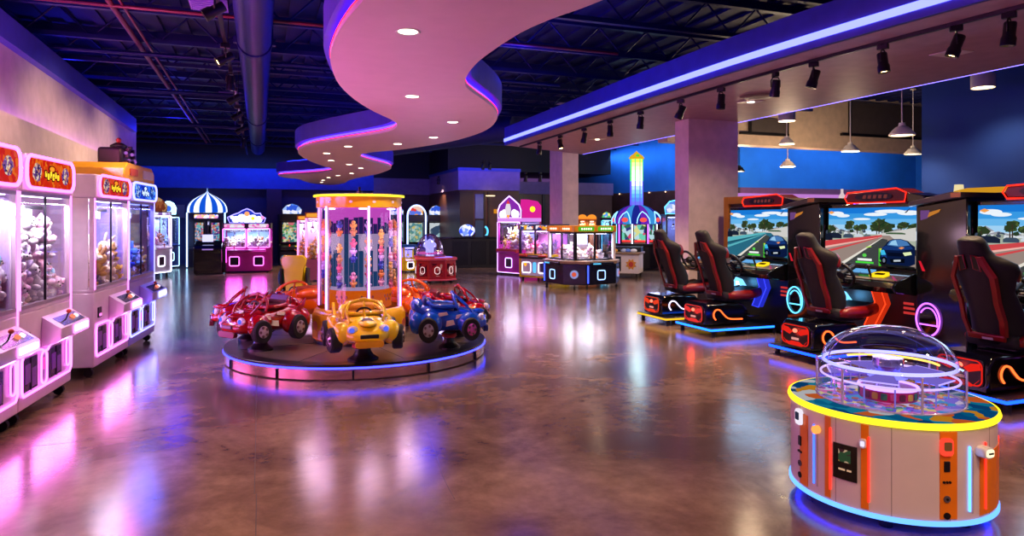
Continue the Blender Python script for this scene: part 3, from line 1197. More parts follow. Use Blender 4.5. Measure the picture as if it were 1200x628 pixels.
b.cyl((.5, .05, .2), (.5, .05, .3), .03, .01, 8)
b.build('gear_machine', t)


# ================================================================== FAR CRANES
def crane(name, label, loc, rz, w, d, z0, z1, z2, z3, body, header, marq, neon, panes=1, inner=INN, toys=None, where='', lampc=(240, 240, 255), cat='claw machine', group=None, lampw=10, flare=0, doors=True, trimc=None, shelf=True, winneon=False):
    t = thing(name, label, cat, (loc[0], loc[1], 0), rz, group)
    h = w / 2
    b = MB(body)
    b.prism([(-flare, z0), (d, z0), (d, z1), (0, z1), (-flare * .9, z1 - .12)], 'x', -h, h, .012)
    b.build('cabinet', t)
    b = MB(inner)
    b.box(-h + .03, h - .03, d - .04, d - .01, z1, z2)
    b.build('back_panel', t)
    for sx in (-1, 1):
        for y in (0, d - .045):
            b = MB(trimc or body)
            b.box(sx * (h - .024) - .022, sx * (h - .024) + .022, y, y + .045, z1, z2)
            b.build('corner_post', t)
    for i in range(panes):
        x0, x1 = -h + .045 + i * (w - .09) / panes, -h + .045 + (i + 1) * (w - .09) / panes
        b = MB(CLEAR)
        b.box(x0, x1, .012, .018, z1, z2)
        if i:
            b.m(trimc or body)
            b.box(x0 - .025, x0 + .025, .0, .03, z1, z2)
        b.build('window', t)
    for sx in (-1, 1):
        b = MB(CLEAR)
        b.box(sx * (h - .02) - .003, sx * (h - .02) + .003, .045, d - .05, z1, z2)
        b.build('side_window', t)
    b = MB(header)
    b.box(-h, h, -.02, d, z2, z3, .012)
    b.build('header', t)
    if marq:
        for i in range(panes):
            cx = -h + (i + .5) * w / panes
            b = MB(marq)
            b.prism(rrect(cx, (z2 + z3) / 2, w / panes * .84, (z3 - z2) * .66, .03), 'y', -.03, -.02)
            b.build('marquee', t)
    if neon and winneon:
        for i in range(panes):
            b = MB(neon)
            cx = -h + (i + .5) * w / panes
            b.tube([(x, -.02, z) for x, z in rrect(cx, (z1 + z2) / 2, w / panes - .05, z2 - z1 - .01, .03)], .012, 6, closed=True)
            b.build('neon_outline', t)
    elif neon:
        b = MB(neon)
        b.tube([(x, -.02, z) for x, z in rrect(0, (z0 + z2) / 2, w - .02, z2 - z0 - .02, .03)], .009, 6, closed=True)
        b.build('neon_outline', t)
    if doors:
        for i in range(panes):
            cx = -h + (i + .5) * w / panes
            s_ = min(.16, (z1 - z0) * .3)
            zc = z0 + (z1 - z0) * .42
            b = MB(BLACK)
            b.box(cx - s_ * .7, cx + s_ * .7, -flare - .015, -flare + .02, zc - s_ * .7, zc + s_ * .7)
            b.m(neon or WHITEN)
            b.tube([(x, -flare - .016, z) for x, z in rrect(cx, zc, s_ * 1.6, s_ * 1.6, .04)], .011, 6, closed=True)
            b.build('prize_door', t)
    if shelf:
        b = MB(trimc or body)
        b.prism([(-flare, z1 - .13), (-flare - .13, z1 - .11), (-flare - .13, z1 - .07), (-flare * .9, z1 - .02)], 'x', -h * .8, h * .8, .006)
        b.m(pm('joy_red', (190, 60, 40), .3))
        for i in range(panes):
            cx = -h + (i + .5) * w / panes
            b.cyl((cx, -flare - .09, z1 - .08), (cx, -flare - .09, z1 + .0), .01, seg=6)
            b.sph((cx, -flare - .09, z1 + .01), .022, 8, 6)
        b.build('control_shelf', t)
    for sx in (-1, 1):
        for y in (.07 - flare * .5, d - .07):
            b = MB(RUBBER)
            b.cyl((sx * (h - .08), y, 0), (sx * (h - .08), y, z0), .028, seg=10)
            b.build('foot', t)
    b = MB(em('crane_lamp', lampc, 5))
    b.box(-h + .08, h - .08, .06, .1, z2 - .03, z2 - .008)
    b.build('case_lamp', t)
    b = MB(CHROME)
    b.box(-h + .05, h - .05, d * .45, d * .45 + .03, z2 - .09, z2 - .06)
    for i in range(panes):
        cx = -h + (i + .45) * w / panes
        b.cyl((cx, d * .46, z2 - .08), (cx, d * .46, z2 - .22), .012, seg=6)
        b.cyl((cx, d * .46, z2 - .2), (cx, d * .46, z2 - .26), .045, .03, 8)
        for a in range(3):
            ca, sa = math.cos(a * 2.09), math.sin(a * 2.09)
            b.tube([(cx + .03 * ca, d * .46 + .03 * sa, z2 - .26), (cx + .09 * ca, d * .46 + .09 * sa, z2 - .3), (cx + .03 * ca, d * .46 + .03 * sa, z2 - .36)], .008, 5)
    b.build('claw_gantry', t)
    M = frame((loc[0], loc[1], 0), rz)
    if toys:
        cols, nx, ny, ly, sc = toys
        pile(M, -h + .06, h - .06, .05, d - .1, z1, nx, ny, ly, cols, where, sc, .11 * sc / .85)
    if lampw:
        light('AREA', M @ Vector((0, d * .4, z2 - .05)), lampw * 2.6, lampc, M @ Vector((0, d * .4, 0)), w * .8, d * .6, name='crane_case_light')
    return t


def sign(t, outline, zc, y, mat_face, mat_edge, bumps=None, name='topper_sign', thick=.06):
    b = MB(BLACK)
    b.prism([(x, z + zc) for x, z in outline], 'y', y, y + thick)
    o = b.build(name, t)
    cxm = sum(p[0] for p in outline) / len(outline)
    czm = sum(p[1] for p in outline) / len(outline)
    b = MB(mat_face)
    b.prism([(cxm + (x - cxm) * .93, zc + czm + (z - czm) * .93) for x, z in outline], 'y', y - .008, y)
    if bumps:
        for k, (bx, bz, br, mt) in enumerate(bumps):
            b.m(mt)
            b.prism(circ(bx, zc + bz, br, br, 14), 'y', y - .012 - .002 * k, y - .008)
    b.build('sign_face', o)
    if mat_edge:
        b = MB(mat_edge)
        b.tube([(x, y - .008, z + zc) for x, z in outline], .016, 6, closed=True)
        b.build('sign_neon', o)
    return o


TEND = R84
# --- pair seen end-on beyond the left row
x, y = ground(189, 325)
t = crane('prize_machine', 'white prize machine with a brown ornate topper beyond the left claw row', (x, y), math.radians(62), .8, .7, .12, .85, 1.62, 1.72, WHITEG,
          pm('topper_brown', (150, 84, 60), .4), art('fm_white', [(230, 230, 250), (180, 160, 220), (120, 90, 160)], 10, 1.2), WHITEN, 1, INN, (['tan', 'brown', 'pink'], 4, 2, 2, .85), 'in the white prize machine with brown topper', lampc=(240, 225, 255))
sign(t, [(-.38, 0), (.38, 0), (.4, .18), (.22, .32), (0, .4), (-.22, .32), (-.4, .18)], 1.72, .1, art('topper_brown_art', [(200, 110, 70), (150, 70, 50), (235, 180, 120)], 9, .5), None)
x, y = depth(199, 21.2)
t = crane('prize_machine', 'tall white and cyan prize machine with a rounded glowing topper, far left', (x, y), math.radians(40), .62, .6, .06, .8, 1.6, 1.68, pm('deep_blue_body', (26, 40, 120), .3), BLACK, None, em('cyan_white_neon', (170, 225, 255), 4), 1, INN, (['blue', 'white'], 3, 2, 1, .8), 'in the cyan prize machine', lampc=(170, 220, 255))
sign(t, [(-.24, 0), (.24, 0), (.26, .2), (.18, .34), (.05, .4), (-.05, .4), (-.18, .34), (-.26, .2)], 1.68, .08, em('cloud_face', (200, 225, 255), 1.5), em('cyan_white_neon', (170, 225, 255), 4), [(0, .18, .09, em('cloud_blue', (60, 110, 240), 1))])
# --- arch kiosk with pale legs
x, y = depth(211, 23.6)
t = thing('arch_kiosk', 'pale kiosk with a white arch and tapering legs in the far left corner', 'kiosk', (x, y, 0), .25)
b = MB(em('arch_white', (200, 190, 230), 1.2))
b.tube([(-.2, 0, .75)] + [(.2 * math.cos(a), 0, 1.35 + .22 * math.sin(a)) for a in [PI - PI * i / 12 for i in range(13)]] + [(.2, 0, .75)], .03, 8)
b.build('arch', t)
b = MB(pm('kiosk_top', (190, 170, 190), .4))
b.prism([(-.32, .72), (.32, .72), (.26, .58), (-.2, .52), (-.3, .6)], 'y', -.22, .22, .02)
b.build('counter', t)
for sx in (-1, 1):
    b = MB(pm('kiosk_leg', (190, 120, 80), .4))
    b.cyl((sx * .14, 0, 0), (sx * .18, 0, .56), .05, .09, 12)
    b.build('leg', t)
b = MB(pm('kiosk_base', (60, 50, 70), .5))
b.box(-.3, .3, -.24, .24, 0, .05, .01)
b.build('base', t)

# --- striped dome cabinet
x, y = depth(241.5, 21.6)
t = thing('dome_cabinet', 'game cabinet under a blue and white striped onion dome', 'arcade cabinet', (x, y, 0), -.02)
NAVB = pm('navy_body', (16, 18, 60), .3)
b = MB(NAVB)
b.box(-.57, .57, 0, .8, .02, .62, .015)
b.box(-.57, .57, .5, .8, .62, 1.74, .015)
b.box(-.57, .57, .05, .8, 1.5, 1.74, .015)
b.box(-.045, .045, .1, .5, .62, 1.5)
b.build('cabinet', t)
SCR = art('dome_screen', [(80, 150, 220), (230, 90, 150), (250, 220, 240), (60, 60, 160), (120, 220, 230), (240, 160, 90)], 22, .6)
for sx in (-1, 1):
    b = MB(BLACK)
    b.box(sx * .24 - .16, sx * .24 + .16, .42, .5, .78, 1.46)
    s_ = b.build('monitor', t)
    b = MB(SCR)
    b.box(sx * .24 - .12, sx * .24 + .12, .41, .42, .84, 1.42)
    b.build('screen', s_)
b = MB(art('dome_title', [(240, 150, 200), (250, 240, 255), (250, 200, 120), (90, 110, 255)], 14, 1.3))
b.prism(rrect(0, 1.62, .7, .12, .03), 'y', .035, .05)
b.build('title_panel', t)
for sx in (-1, 1):
    b = MB(em('dome_neon', (160, 200, 255), 4))
    b.box(sx * .55 - .02, sx * .55 + .02, -.015, .0, .03, 1.74)
    b.build('neon_post', t)
b = MB(em('dome_stripe_blue', (20, 90, 230), .9))
DW = em('dome_stripe_white', (225, 238, 255), 1.5)
prof = [(.56, 1.74), (.60, 1.76), (.60, 1.82), (.585, 1.92), (.53, 2.04), (.43, 2.15), (.3, 2.24), (.17, 2.31), (.07, 2.37), (.02, 2.42)]
for i in range(20):
    b.m(DW if i % 2 else em('dome_stripe_blue', (20, 90, 230), .9))
    b.lathe(prof, 2, (0, .4, 0), True, 2 * PI * i / 20, 2 * PI * (i + 1) / 20)
dm = b.build('dome', t)
b = MB(em('dome_tip', (150, 190, 255), 1))
b.lathe([(0, 2.55), (.012, 2.5), (.012, 2.44), (.03, 2.43), (.03, 2.4), (0, 2.4)], 10, (0, .4, 0))
b.build('finial', dm)
light('POINT', (x, y + .35, 1.4), 6, (200, 200, 255), size=.1)
x, y = depth(243.5, 18.8)
t = thing('ticket_kiosk', 'low black ticket kiosk with a lit slanted screen before the striped dome cabinet', 'kiosk', (x, y, 0), -.05)
b = MB(BLACKG)
b.prism([(0, .03), (.6, .03), (.6, .86), (.42, .92), (.0, .8), (-.06, .72)], 'x', -.36, .36, .015)
b.build('body', t)
b = MB(em('kiosk_screen', (190, 190, 255), 1.6))
b.box(-.16, .12, .16, .2, .9, 1.1, .01)
b.m(DARK)
b.box(-.04, .0, .19, .22, .84, .92)
b.build('screen', t)
b = MB(em('kiosk_sign', (200, 150, 255), .7))
b.box(-.14, .14, -.066, -.055, .68, .71)
b.build('sign_strip', t)
b = MB(REDN)
b.lathe([(0, -.03), (.02, -.03), (.02, 0)], 10)
r_ = b.build('coin_light', t)
r_.rotation_euler = (PI / 2, 0, 0)
r_.location = (.1, -.03, .42)
b = MB(BLACKG)
b.box(.36, .45, .15, .45, .03, .78, .01)
b.build('side_unit', t)
for sx, yy in ((-.3, .05), (.3, .1), (-.3, .55), (.3, .55)):
    b = MB(RUBBER)
    b.cyl((sx, yy, 0), (sx, yy, .03), .03, seg=10)
    b.build('foot', t)

# --- twin magenta crane with cloud sign
MAG = pm('magenta_body', (190, 30, 150), .3)
x, y = depth(289, 19.5)
t = crane('claw_machine', 'twin magenta claw machine with a glowing cloud sign against the blue back wall', (x, y), -.08, 1.3, .75, .05, .72, 1.26, 1.42, MAG, pm('magenta_dark', (70, 16, 70), .3),
          art('twin_art', [(255, 200, 240), (250, 240, 255), (255, 120, 210)], 12, .9), PINKN, 2, pm('twin_back', (120, 150, 190), .4), (['white', 'white', 'cream', 'brown'], 8, 3, 2, .8), 'in the twin magenta claw machine', lampc=(225, 235, 255), lampw=14, winneon=True)
CLOUD = [(-.46, 0), (.46, 0), (.5, .14), (.4, .2), (.36, .28), (.22, .27), (.12, .36), (0, .41), (-.12, .36), (-.22, .29), (-.36, .24), (-.44, .2), (-.52, .16)]
CW = em('cloud_white', (240, 240, 255), 1.7)
sign(t, CLOUD, 1.42, .1, em('cloud_blue_face', (40, 60, 200), 1), em('cloud_edge', (140, 130, 255), 3),
     [(-.3, .1, .1, CW), (-.14, .14, .12, CW), (0, .13, .13, CW), (.16, .12, .12, CW), (.32, .1, .1, CW), (0, .26, .07, em('cloud_orange', (255, 170, 110), 1.1)), (.16, .13, .05, YELN), (-.4, .16, .05, CW), (.42, .15, .05, em('cloud_pink', (255, 150, 220), 1.2))])
for sx in (-1, 1):
    light('AREA', Vector((x, y, .5)) + Vector((sx * .33, -.1, 0)), 5, (255, 60, 220), Vector((x + sx * .33, y - 2, .1)), .4, name='magenta_glow')


# ================================================================== SMALL VIDEO CABINETS ON THE BACK WALL
def video_cab(label, px, z_, w, zs0, zs1, scr, top, rz=0, edge=None, hood='block'):
    x, y = depth(px, z_)
    t = thing('video_cabinet', label, 'arcade cabinet', (x, y, 0), rz, 'video cabinets on the back wall')
    h = w / 2
    b = MB(BLACK)
    b.prism([(.05, .02), (.7, .02), (.7, zs1 + .28), (.1, zs1 + .28), (.06, zs1 + .06), (.2, zs1 + .02), (.28, zs0 - .04), (-.08, zs0 - .16), (-.08, zs0 - .26), (.05, zs0 - .32)], 'x', -h, h, .012)
    b.build('cabinet', t)
    b = MB(BLACKG)
    b.box(-h + .04, h - .04, .16, .3, zs0 - .05, zs1 + .05)
    s_ = b.build('monitor', t)
    b = MB(scr)
    b.box(-h + .09, h - .09, .15, .16, zs0, zs1)
    b.build('screen', s_)
    b = MB(REDN)
    b.cyl((-.1, -.02, zs0 - .15), (-.1, -.03, zs0 - .08), .012, seg=6)
    b.m(YELN)
    b.cyl((.1, -.03, zs0 - .15), (.1, -.03, zs0 - .13), .03, seg=10)
    b.build('controls', t)
    if top:
        sign(t, [(-h * .8, 0), (h * .8, 0), (h * .85, .16), (h * .5, .3), (0, .36), (-h * .5, .3), (-h * .85, .16)], zs1 + .28, .12, top, edge)
    if hood == 'arch':
        b = MB(em('arch_neon', (170, 190, 255), 3))
        b.tube([(-h, .02, zs0 - .1)] + [(h * math.cos(a), .02, zs1 + .25 + .38 * math.sin(a)) for a in [PI - PI * i / 14 for i in range(15)]] + [(h, .02, zs0 - .1)], .028, 6)
        b.build('arch_light', t)
    return t


FISH = art('fish_screen', [(60, 130, 130), (180, 220, 200), (230, 120, 130), (90, 170, 90), (240, 230, 190), (40, 90, 120), (220, 190, 90)], 14, .75)
SEA = art('sea_screen', [(150, 200, 200), (90, 150, 160), (200, 220, 210), (120, 170, 150), (220, 200, 120)], 11, .75)
TOPB = art('top_blue', [(50, 90, 220), (160, 190, 250), (240, 240, 255), (90, 140, 240)], 9, 1)
TOPR = art('top_red', [(230, 60, 50), (240, 200, 180), (90, 120, 230), (250, 170, 60), (240, 240, 250)], 9, 1)
video_cab('dark fishing video cabinet behind the orange prize towers', 343, 22.6, .78, .78, 1.42, FISH, TOPB, .1)
video_cab('video cabinet half hidden by the yellow prize tower', 465, 24.3, .66, .76, 1.4, SEA, TOPB)
video_cab('video cabinet with a white arched light, behind the dome table', 488.5, 24.3, .66, .72, 1.4, SEA, TOPR, hood='arch')
video_cab('video cabinet with a blue crest, right of the arched one', 512, 24.3, .64, .76, 1.4, art('sea_screen2', [(160, 200, 210), (100, 120, 140), (220, 230, 235), (60, 80, 110)], 6, .75), TOPB)
x, y = depth(531, 24.0)
t = crane('prize_machine', 'tall dark prize machine with cyan edges beside the brown corner', (x, y), -.35, .55, .6, .05, .7, 1.5, 1.62, BLACK, BLACK, TOPB, None, 1, pm('twin_back2', (120, 150, 170), .4), None, lampc=(190, 220, 255), lampw=4)
sign(t, [(-.25, 0), (.25, 0), (.28, .2), (.1, .32), (-.22, .26)], 1.62, .1, art('top_pale', [(200, 220, 240), (240, 240, 250), (120, 160, 220)], 8, .9), CYANN)

# --- orange topped prize towers behind the carousel
for i, (px, z_, lab) in enumerate(((357, 17.6, 'slim orange-topped prize tower, left of the pair behind the carousel'), (367, 16.6, 'slim orange-topped prize tower nearest the yellow tower behind the carousel'))):
    x, y = depth(px, z_)
    crane('prize_tower', lab, (x, y), -.1, .38, .38, .05, .55, 1.5 + .05 * i, 1.62 + .07 * i, pm('tower_mauve', (150, 70, 120), .35), pm('tower_orange', (240, 130, 40), .35), em('tower_orange_sign', (255, 170, 60), .9), None, 1, INN,
          (['tan', 'yellow', 'orange'], 2, 2, 4, .75), 'in the orange tower ' + ('left' if i == 0 else 'right'), lampc=(255, 200, 230), group='orange prize towers', lampw=6, trimc=em('tower_led', (255, 150, 230), 1.6), doors=False, shelf=False)
# ================================================================== CAROUSEL
CX, CY, CR = 1.06, 7.90, 1.43
t = thing('carousel_platform', 'low round carousel platform with a glowing blue rim', 'platform', (CX, CY, 0))
b = MB(pm('platform_deck', (96, 84, 86), .3, coat=.2, noise=.12, scale=4))
b.lathe([(0, .15), (CR - .03, .15)], 96)
b.m(pm('deck_edge_black', (22, 20, 28), .3))
b.lathe([(CR - .16, .151), (CR - .005, .151), (CR, .146), (CR, .128)], 96)
b.m(pm('deck_seam', (50, 44, 46), .6))
for k in range(8):
    a = k * PI / 4 + .2
    ca, sa = math.cos(a), math.sin(a)
    b.prism([(.5 * ca - .004 * sa, .5 * sa + .004 * ca), (1.3 * ca - .004 * sa, 1.3 * sa + .004 * ca), (1.3 * ca + .004 * sa, 1.3 * sa - .004 * ca), (.5 * ca + .004 * sa, .5 * sa - .004 * ca)], 'z', .15, .1515)
b.build('deck', t)
b = MB(pm('skirt_rose_gold', (206, 160, 150), .22, .75))
b.lathe([(CR - .01, .105), (CR - .01, .012), (CR - .04, .0)], 96)
b.m(DARK)
for k in range(12):
    a = k * PI / 6 + .35
    ca, sa = math.cos(a), math.sin(a)
    b.box(CR * ca - .008, CR * ca + .008, CR * sa - .008, CR * sa + .008, .01, .1)
b.build('skirt', t)
b = MB(em('rim_blue', (46, 52, 255), 8))
b.lathe([(CR - .006, .108), (CR + .004, .112), (CR + .004, .124), (CR - .006, .128)], 96)
b.build('rim_light', t)
b = MB(em('under_blue', (40, 50, 255), 9))
b.lathe([(CR - .05, .004), (CR - .03, .008), (CR - .05, .012)], 96)
b.build('under_light', t)

# prize tower in the middle
t = thing('prize_tower', 'tall round yellow prize tower with glass walls in the middle of the carousel', 'prize tower', (CX, CY, .15))
YEL = pm('carousel_yellow', (244, 184, 24), .22, coat=.5)
ORG = pm('carousel_orange', (246, 110, 20), .25, coat=.5)
b = MB(YEL)
b.lathe([(.50, .03), (.52, .05), (.52, .30), (.49, .36), (.46, .38)], 64)
b.m(BLACK)
b.lathe([(.5, 0), (.5, .03)], 64)
b.m(pm('tower_decal', (230, 120, 60), .4))
for k in range(8):
    a = k * PI / 4 + .3
    b.tf(Matrix.Rotation(a, 4, 'Z') @ Matrix.Translation((.521, 0, .2)))
    b.prism(circ(0, 0, .07, .05, 12), 'x', 0, .002)
    b.tf()
b.build('base', t)
b = MB(em('skirt_orange', (255, 110, 20), .55))
b.lathe([(.36, .38), (.36, .58)], 48)
b.m(pm('skirt_marks', (140, 60, 60), .5))
for k in range(8):
    a = k * PI / 4 + .1
    b.tf(Matrix.Rotation(a, 4, 'Z') @ Matrix.Translation((.361, 0, .49)))
    for q in range(5):
        b.prism(circ(-.06 + q * .03, .02 * (-1) ** q, .014, .018, 7), 'x', 0, .002)
    b.tf()
b.build('orange_skirt', t)
# printed skyline drum
b = MB(em('drum_lilac', (206, 180, 226), .55))
b.lathe([(.34, .58), (.34, 1.2)], 48)
b.m(em('drum_magenta', (226, 90, 216), .7))
b.lathe([(.34, 1.2), (.34, 1.48)], 48)
sky = em('drum_skyline', (44, 92, 150), .4)
sky2 = em('drum_skyline2', (60, 50, 130), .4)
random.seed(3)
for k in range(40):
    a0 = 2 * PI * k / 40
    for (za, zb, mt, rr) in ((1.2, 1.25 + random.uniform(.02, .14), sky2, .342), (.62, 1.0 + random.uniform(-.25, .2) * (1 if k % 3 else .4), sky, .343)):
        if mt is sky and k % 5 == 0:
            continue
        b.m(mt)
        b.lathe([(rr, za), (rr, zb), (rr - .004, zb + .01)], 2, a0=a0, a1=a0 + 2 * PI / 42)
b.build('printed_drum', t)
b = MB(em('ceiling_magenta', (230, 80, 225), 1.0))
b.lathe([(0, 1.485), (.44, 1.485)], 48)
b.m(em('tower_lamp', (255, 235, 255), 8))
for k in range(6):
    a = k * PI / 3 + .5
    b.sph((.38 * math.cos(a), .38 * math.sin(a), 1.475), (.05, .05, .008), 10, 6)
b.build('light_plate', t)
b = MB(glass('tower_glass', (250, 244, 255)))
b.lathe([(.462, .38), (.462, 1.5)], 64)
b.build('glass_wall', t)
for k in range(6):
    a = -PI / 2 + k * PI / 3 + .08
    b = MB(pm('tower_rod', (230, 220, 240), .2, .3))
    b.cyl((.452 * math.cos(a), .452 * math.sin(a), .38), (.452 * math.cos(a), .452 * math.sin(a), 1.5), .016, seg=10)
    p_ = b.build('light_column', t)
    b = MB(em('tower_column_light', (225, 150, 255), 4))
    b.cyl((.474 * math.cos(a), .474 * math.sin(a), .38), (.474 * math.cos(a), .474 * math.sin(a), 1.5), .011, seg=8)
    b.build('light_tube', p_)
b = MB(YEL)
b.lathe([(.44, 1.49), (.475, 1.49), (.475, 1.6), (.495, 1.605), (.5, 1.62), (.5, 1.632), (.47, 1.64), (0, 1.66)], 64)
b.m(em('cap_yellow_light', (250, 240, 60), 1.5))
b.lathe([(.501, 1.607), (.507, 1.612), (.507, 1.628), (.501, 1.632)], 64)
b.m(pm('cap_stud', (240, 230, 235), .3))
for k in range(12):
    a = k * PI / 6 + .2
    b.tf(Matrix.Rotation(a, 4, 'Z') @ Matrix.Translation((.476, 0, 1.55)))
    b.prism(circ(0, 0, .02, .014, 10), 'x', 0, .004)
    b.tf()
b.build('cap', t)
b = MB(BLACK)
b.lathe([(.03, 1.655), (.03, 1.68), (.012, 1.69), (.012, 1.71), (.02, 1.72), (0, 1.735)], 12)
b.build('finial', t)
# hanging toys: strings of small figures round the drum
TC = ['orange', 'yellow', 'rose', 'navy', 'pink', 'tan', 'lilac']
pk = {}
random.seed(5)
n = 0
for k in range(16):
    a = -PI + k * 2 * PI / 16 + .1
    for j in range(8):
        if (k * 3 + j) % 11 == 0:
            continue
        c = TC[(k * 5 + j * 3) % len(TC)]
        z = .62 + .95 * j / 8 * .78 + random.uniform(-.02, .02)
        if c not in pk:
            q = MB(pm('toy_' + c, PCOL[c], .4))
            q.sph((0, 0, .02), (.022, .02, .024), 10, 8)
            q.sph((0, 0, .055), .018, 10, 8)
            q.m(BLACK)
            q.sph((-.007, -.016, .058), .003, 6, 4)
            q.sph((.007, -.016, .058), .003, 6, 4)
            q.m(pm('toy_' + c, PCOL[c], .4))
            for sx in (-1, 1):
                q.sph((sx * .024, 0, .03), (.008, .01, .014), 6, 5)
                q.sph((sx * .01, -.006, -.004), (.009, .012, .008), 6, 5)
            pk[c] = solo(q, 'prize_figure', 'small %s prize figure hanging inside the yellow prize tower' % c, 'toy', group='prize figures in the yellow tower')
            o = pk[c]
        else:
            o = pk[c].copy()
            COL.objects.link(o)
        rr = .40
        o.scale = (1.25, 1.25, 1.25)
        o.location = (CX + rr * math.cos(a), CY + rr * math.sin(a), .15 + z)
        o.rotation_euler = (0, 0, a + PI / 2)
        n += 1
for a in (-2.5, -1.5, -.5, .5, 2.6):
    light('POINT', (CX + .6 * math.cos(a), CY + .6 * math.sin(a), 1.25), 5, (255, 205, 240), size=.15, name='tower_fill')  # unseen points added outside the glass to boost the tubes' glow


# ---------------------------------------------------------------- carousel cars (front is +x)
def sup(x, hw, zb, zt, n=24, e=2.6):
    out = []
    zc, hz = (zb + zt) / 2, (zt - zb) / 2
    for i in range(n):
        a = 2 * PI * i / n
        c, s_ = math.cos(a), math.sin(a)
        out.append((x, hw * math.copysign(abs(c) ** (2 / e), c), zc + hz * math.copysign(abs(s_) ** (2 / e), s_)))
    return out


def car(label, ang, rad, body, accent, style, yaw=0.0):
    a = math.radians(ang)
    loc = (CX + rad * math.cos(a), CY + rad * math.sin(a), .15)
    t = thing('carousel_car', label, 'kiddie car', loc, a + yaw, 'carousel cars')
    t.scale = (.76, 1.0, .96)
    zb = .145
    b = MB(body)
    secs = [(-.5, .10, .16, .25), (-.47, .2, .10, .31), (-.38, .25, .06, .36), (-.25, .25, .05, .36), (-.12, .235, .05, .335), (.02, .23, .05, .315), (.13, .235, .05, .31), (.24, .235, .05, .29), (.34, .22, .06, .265), (.43, .19, .075, .23), (.5, .13, .09, .19), (.525, .06, .11, .165)]
    N = 24
    L = [sup(x, hw, z0 + zb, z1 + zb, N) for x, hw, z0, z1 in secs]
    b.loft(L, skip=lambda k, i: 3 <= k <= 5 and 3 <= i <= 8)
    # hood crest and tail fin
    b.sph((.3, 0, zb + .255), (.2, .09, .035), 14, 8)
    b.sph((-.44, 0, zb + .33), (.1, .19, .075), 16, 8)
    b.build('body', t)
    b = MB(accent)
    b.loft([[(x, y * .98, zb + .33 - (.0 if k == 0 else .2)) for x, y in rrect(-.12, 0, .38 - .08 * k, .36 - .06 * k, .12)] for k in (0, 1)])
    b.m(accent)
    b.prism([(-.35, .16), (-.35, .36), (-.3, .38), (-.26, .34), (-.22, .18)], 'y', -.15, .15, .02) if False else None
    T0 = Matrix.Translation((0, 0, zb))
    b.tf(T0)
    b.prism([(-.34, .14), (-.37, .4), (-.33, .43), (-.28, .38), (-.23, .17)], 'y', -.15, .15, .02)
    b.box(-.26, -.02, -.14, .14, .14, .19, .02)
    b.tf()
    b.build('seat', t)
    b = MB(body)
    b.tube([(x, y, zb + .335 - .1 * (x + .1) * .5 + (.03 if x < -.25 else 0)) for x, y in rrect(-.12, 0, .42, .40, .14)], .022, 8, closed=True)
    b.build('cockpit_rim', t)
    # windscreen hoop
    b = MB(body if style != 'blue' else body)
    hoop = [(.1, .2 * math.cos(q), zb + .31 + .15 * math.sin(q) ** .7) for q in [PI * i / 14 for i in range(1, 14)]]
    hoop = [(x - .06 * (z - zb - .31) / .15, y, z) for x, y, z in hoop]
    b.tube([(.12, .205, zb + .29)] + hoop + [(.12, -.205, zb + .29)], .017, 8)
    b.cyl((.13, 0, zb + .3), (.04, 0, zb + .46), .012, seg=8)
    b.sph((.04, 0, zb + .465), (.03, .05, .02), 10, 6)
    for sy in (-1, 1):
        b.tube(catmull([(.30, sy * .15, zb + .27), (.19, sy * .18, zb + .36), (.06, sy * .13, zb + .445)], 4, False), .013, 6)
    b.build('windscreen_hoop', t)
    b = MB(BLACK)
    R = Matrix.Translation((.06, 0, zb + .33)) @ Matrix.Rotation(-1.0, 4, 'Y')
    b.tf(R)
    b.tube([(.07 * math.cos(q), .07 * math.sin(q), 0) for q in [2 * PI * i / 16 for i in range(16)]], .01, 6, closed=True)
    b.cyl((0, 0, -.1), (0, 0, 0), .012, seg=8)
    b.box(-.065, .065, -.01, .01, -.006, .006)
    b.tf()
    b.build('steering_wheel', t)
    # fenders and wheels
    for sx, fx, fr, yo in ((1, .27, .128, .25), (-1, -.3, .14, .26)):
        for sy in (-1, 1):
            b = MB(body)
            b.sph((fx - .02 * sx, sy * (yo - .02), zb + .155), (fr * 1.25, .095, fr * .94), 18, 12)
            if sx == -1:
                b.sph((fx - .15, sy * (yo - .03), zb + .17), (.11, .1, .12), 14, 10)
            b.build('front_fender' if sx > 0 else 'rear_fender', t)
            b = MB(RUBBER)
            yw = sy * (yo + .045)
            T = Matrix.Translation((fx, yw, zb + .105)) @ Matrix.Rotation(PI / 2 * sy, 4, 'X') @ Matrix.Rotation(0, 4, 'Z')
            if sx > 0:
                T = Matrix.Translation((fx, yw, zb + .105)) @ Matrix.Rotation(sy * -.18, 4, 'Z') @ Matrix.Rotation(PI / 2 * sy, 4, 'X')
            b.tf(T)
            b.lathe([(.06, -.05), (fr * .86, -.05), (fr * .95, -.035), (fr * .95, .035), (fr * .86, .05), (fr * .62, .05), (fr * .58, .03), (0, .03)], 24)
            b.tf()
            w_ = b.build('wheel', t)
            b = MB(pm('hub_' + style, {'blue': (240, 110, 190)}.get(style, (214, 200, 206)) if sx > 0 else (205, 196, 202), .25, .5)).tf(T)
            b.lathe([(fr * .56, -.034), (fr * .5, -.052), (fr * .2, -.058), (0, -.062)], 20)
            b.m(pm('hub_dark', (90, 60, 66), .4))
            for q in range(5):
                an = q * 2 * PI / 5
                b.prism(circ(fr * .36 * math.cos(an), fr * .36 * math.sin(an), .016, n=8), 'z', -.064, -.05)
            b.tf()
            b.build('hub_cap', w_)
    for sy in (-1, 1):
        b = MB(body)
        b.prism([(-.30, zb + .27), (-.50, zb + .40), (-.47, zb + .30), (-.40, zb + .22)], 'y', sy * .24 - .018, sy * .24 + .018, .008)
        b.build('tail_fin', t)
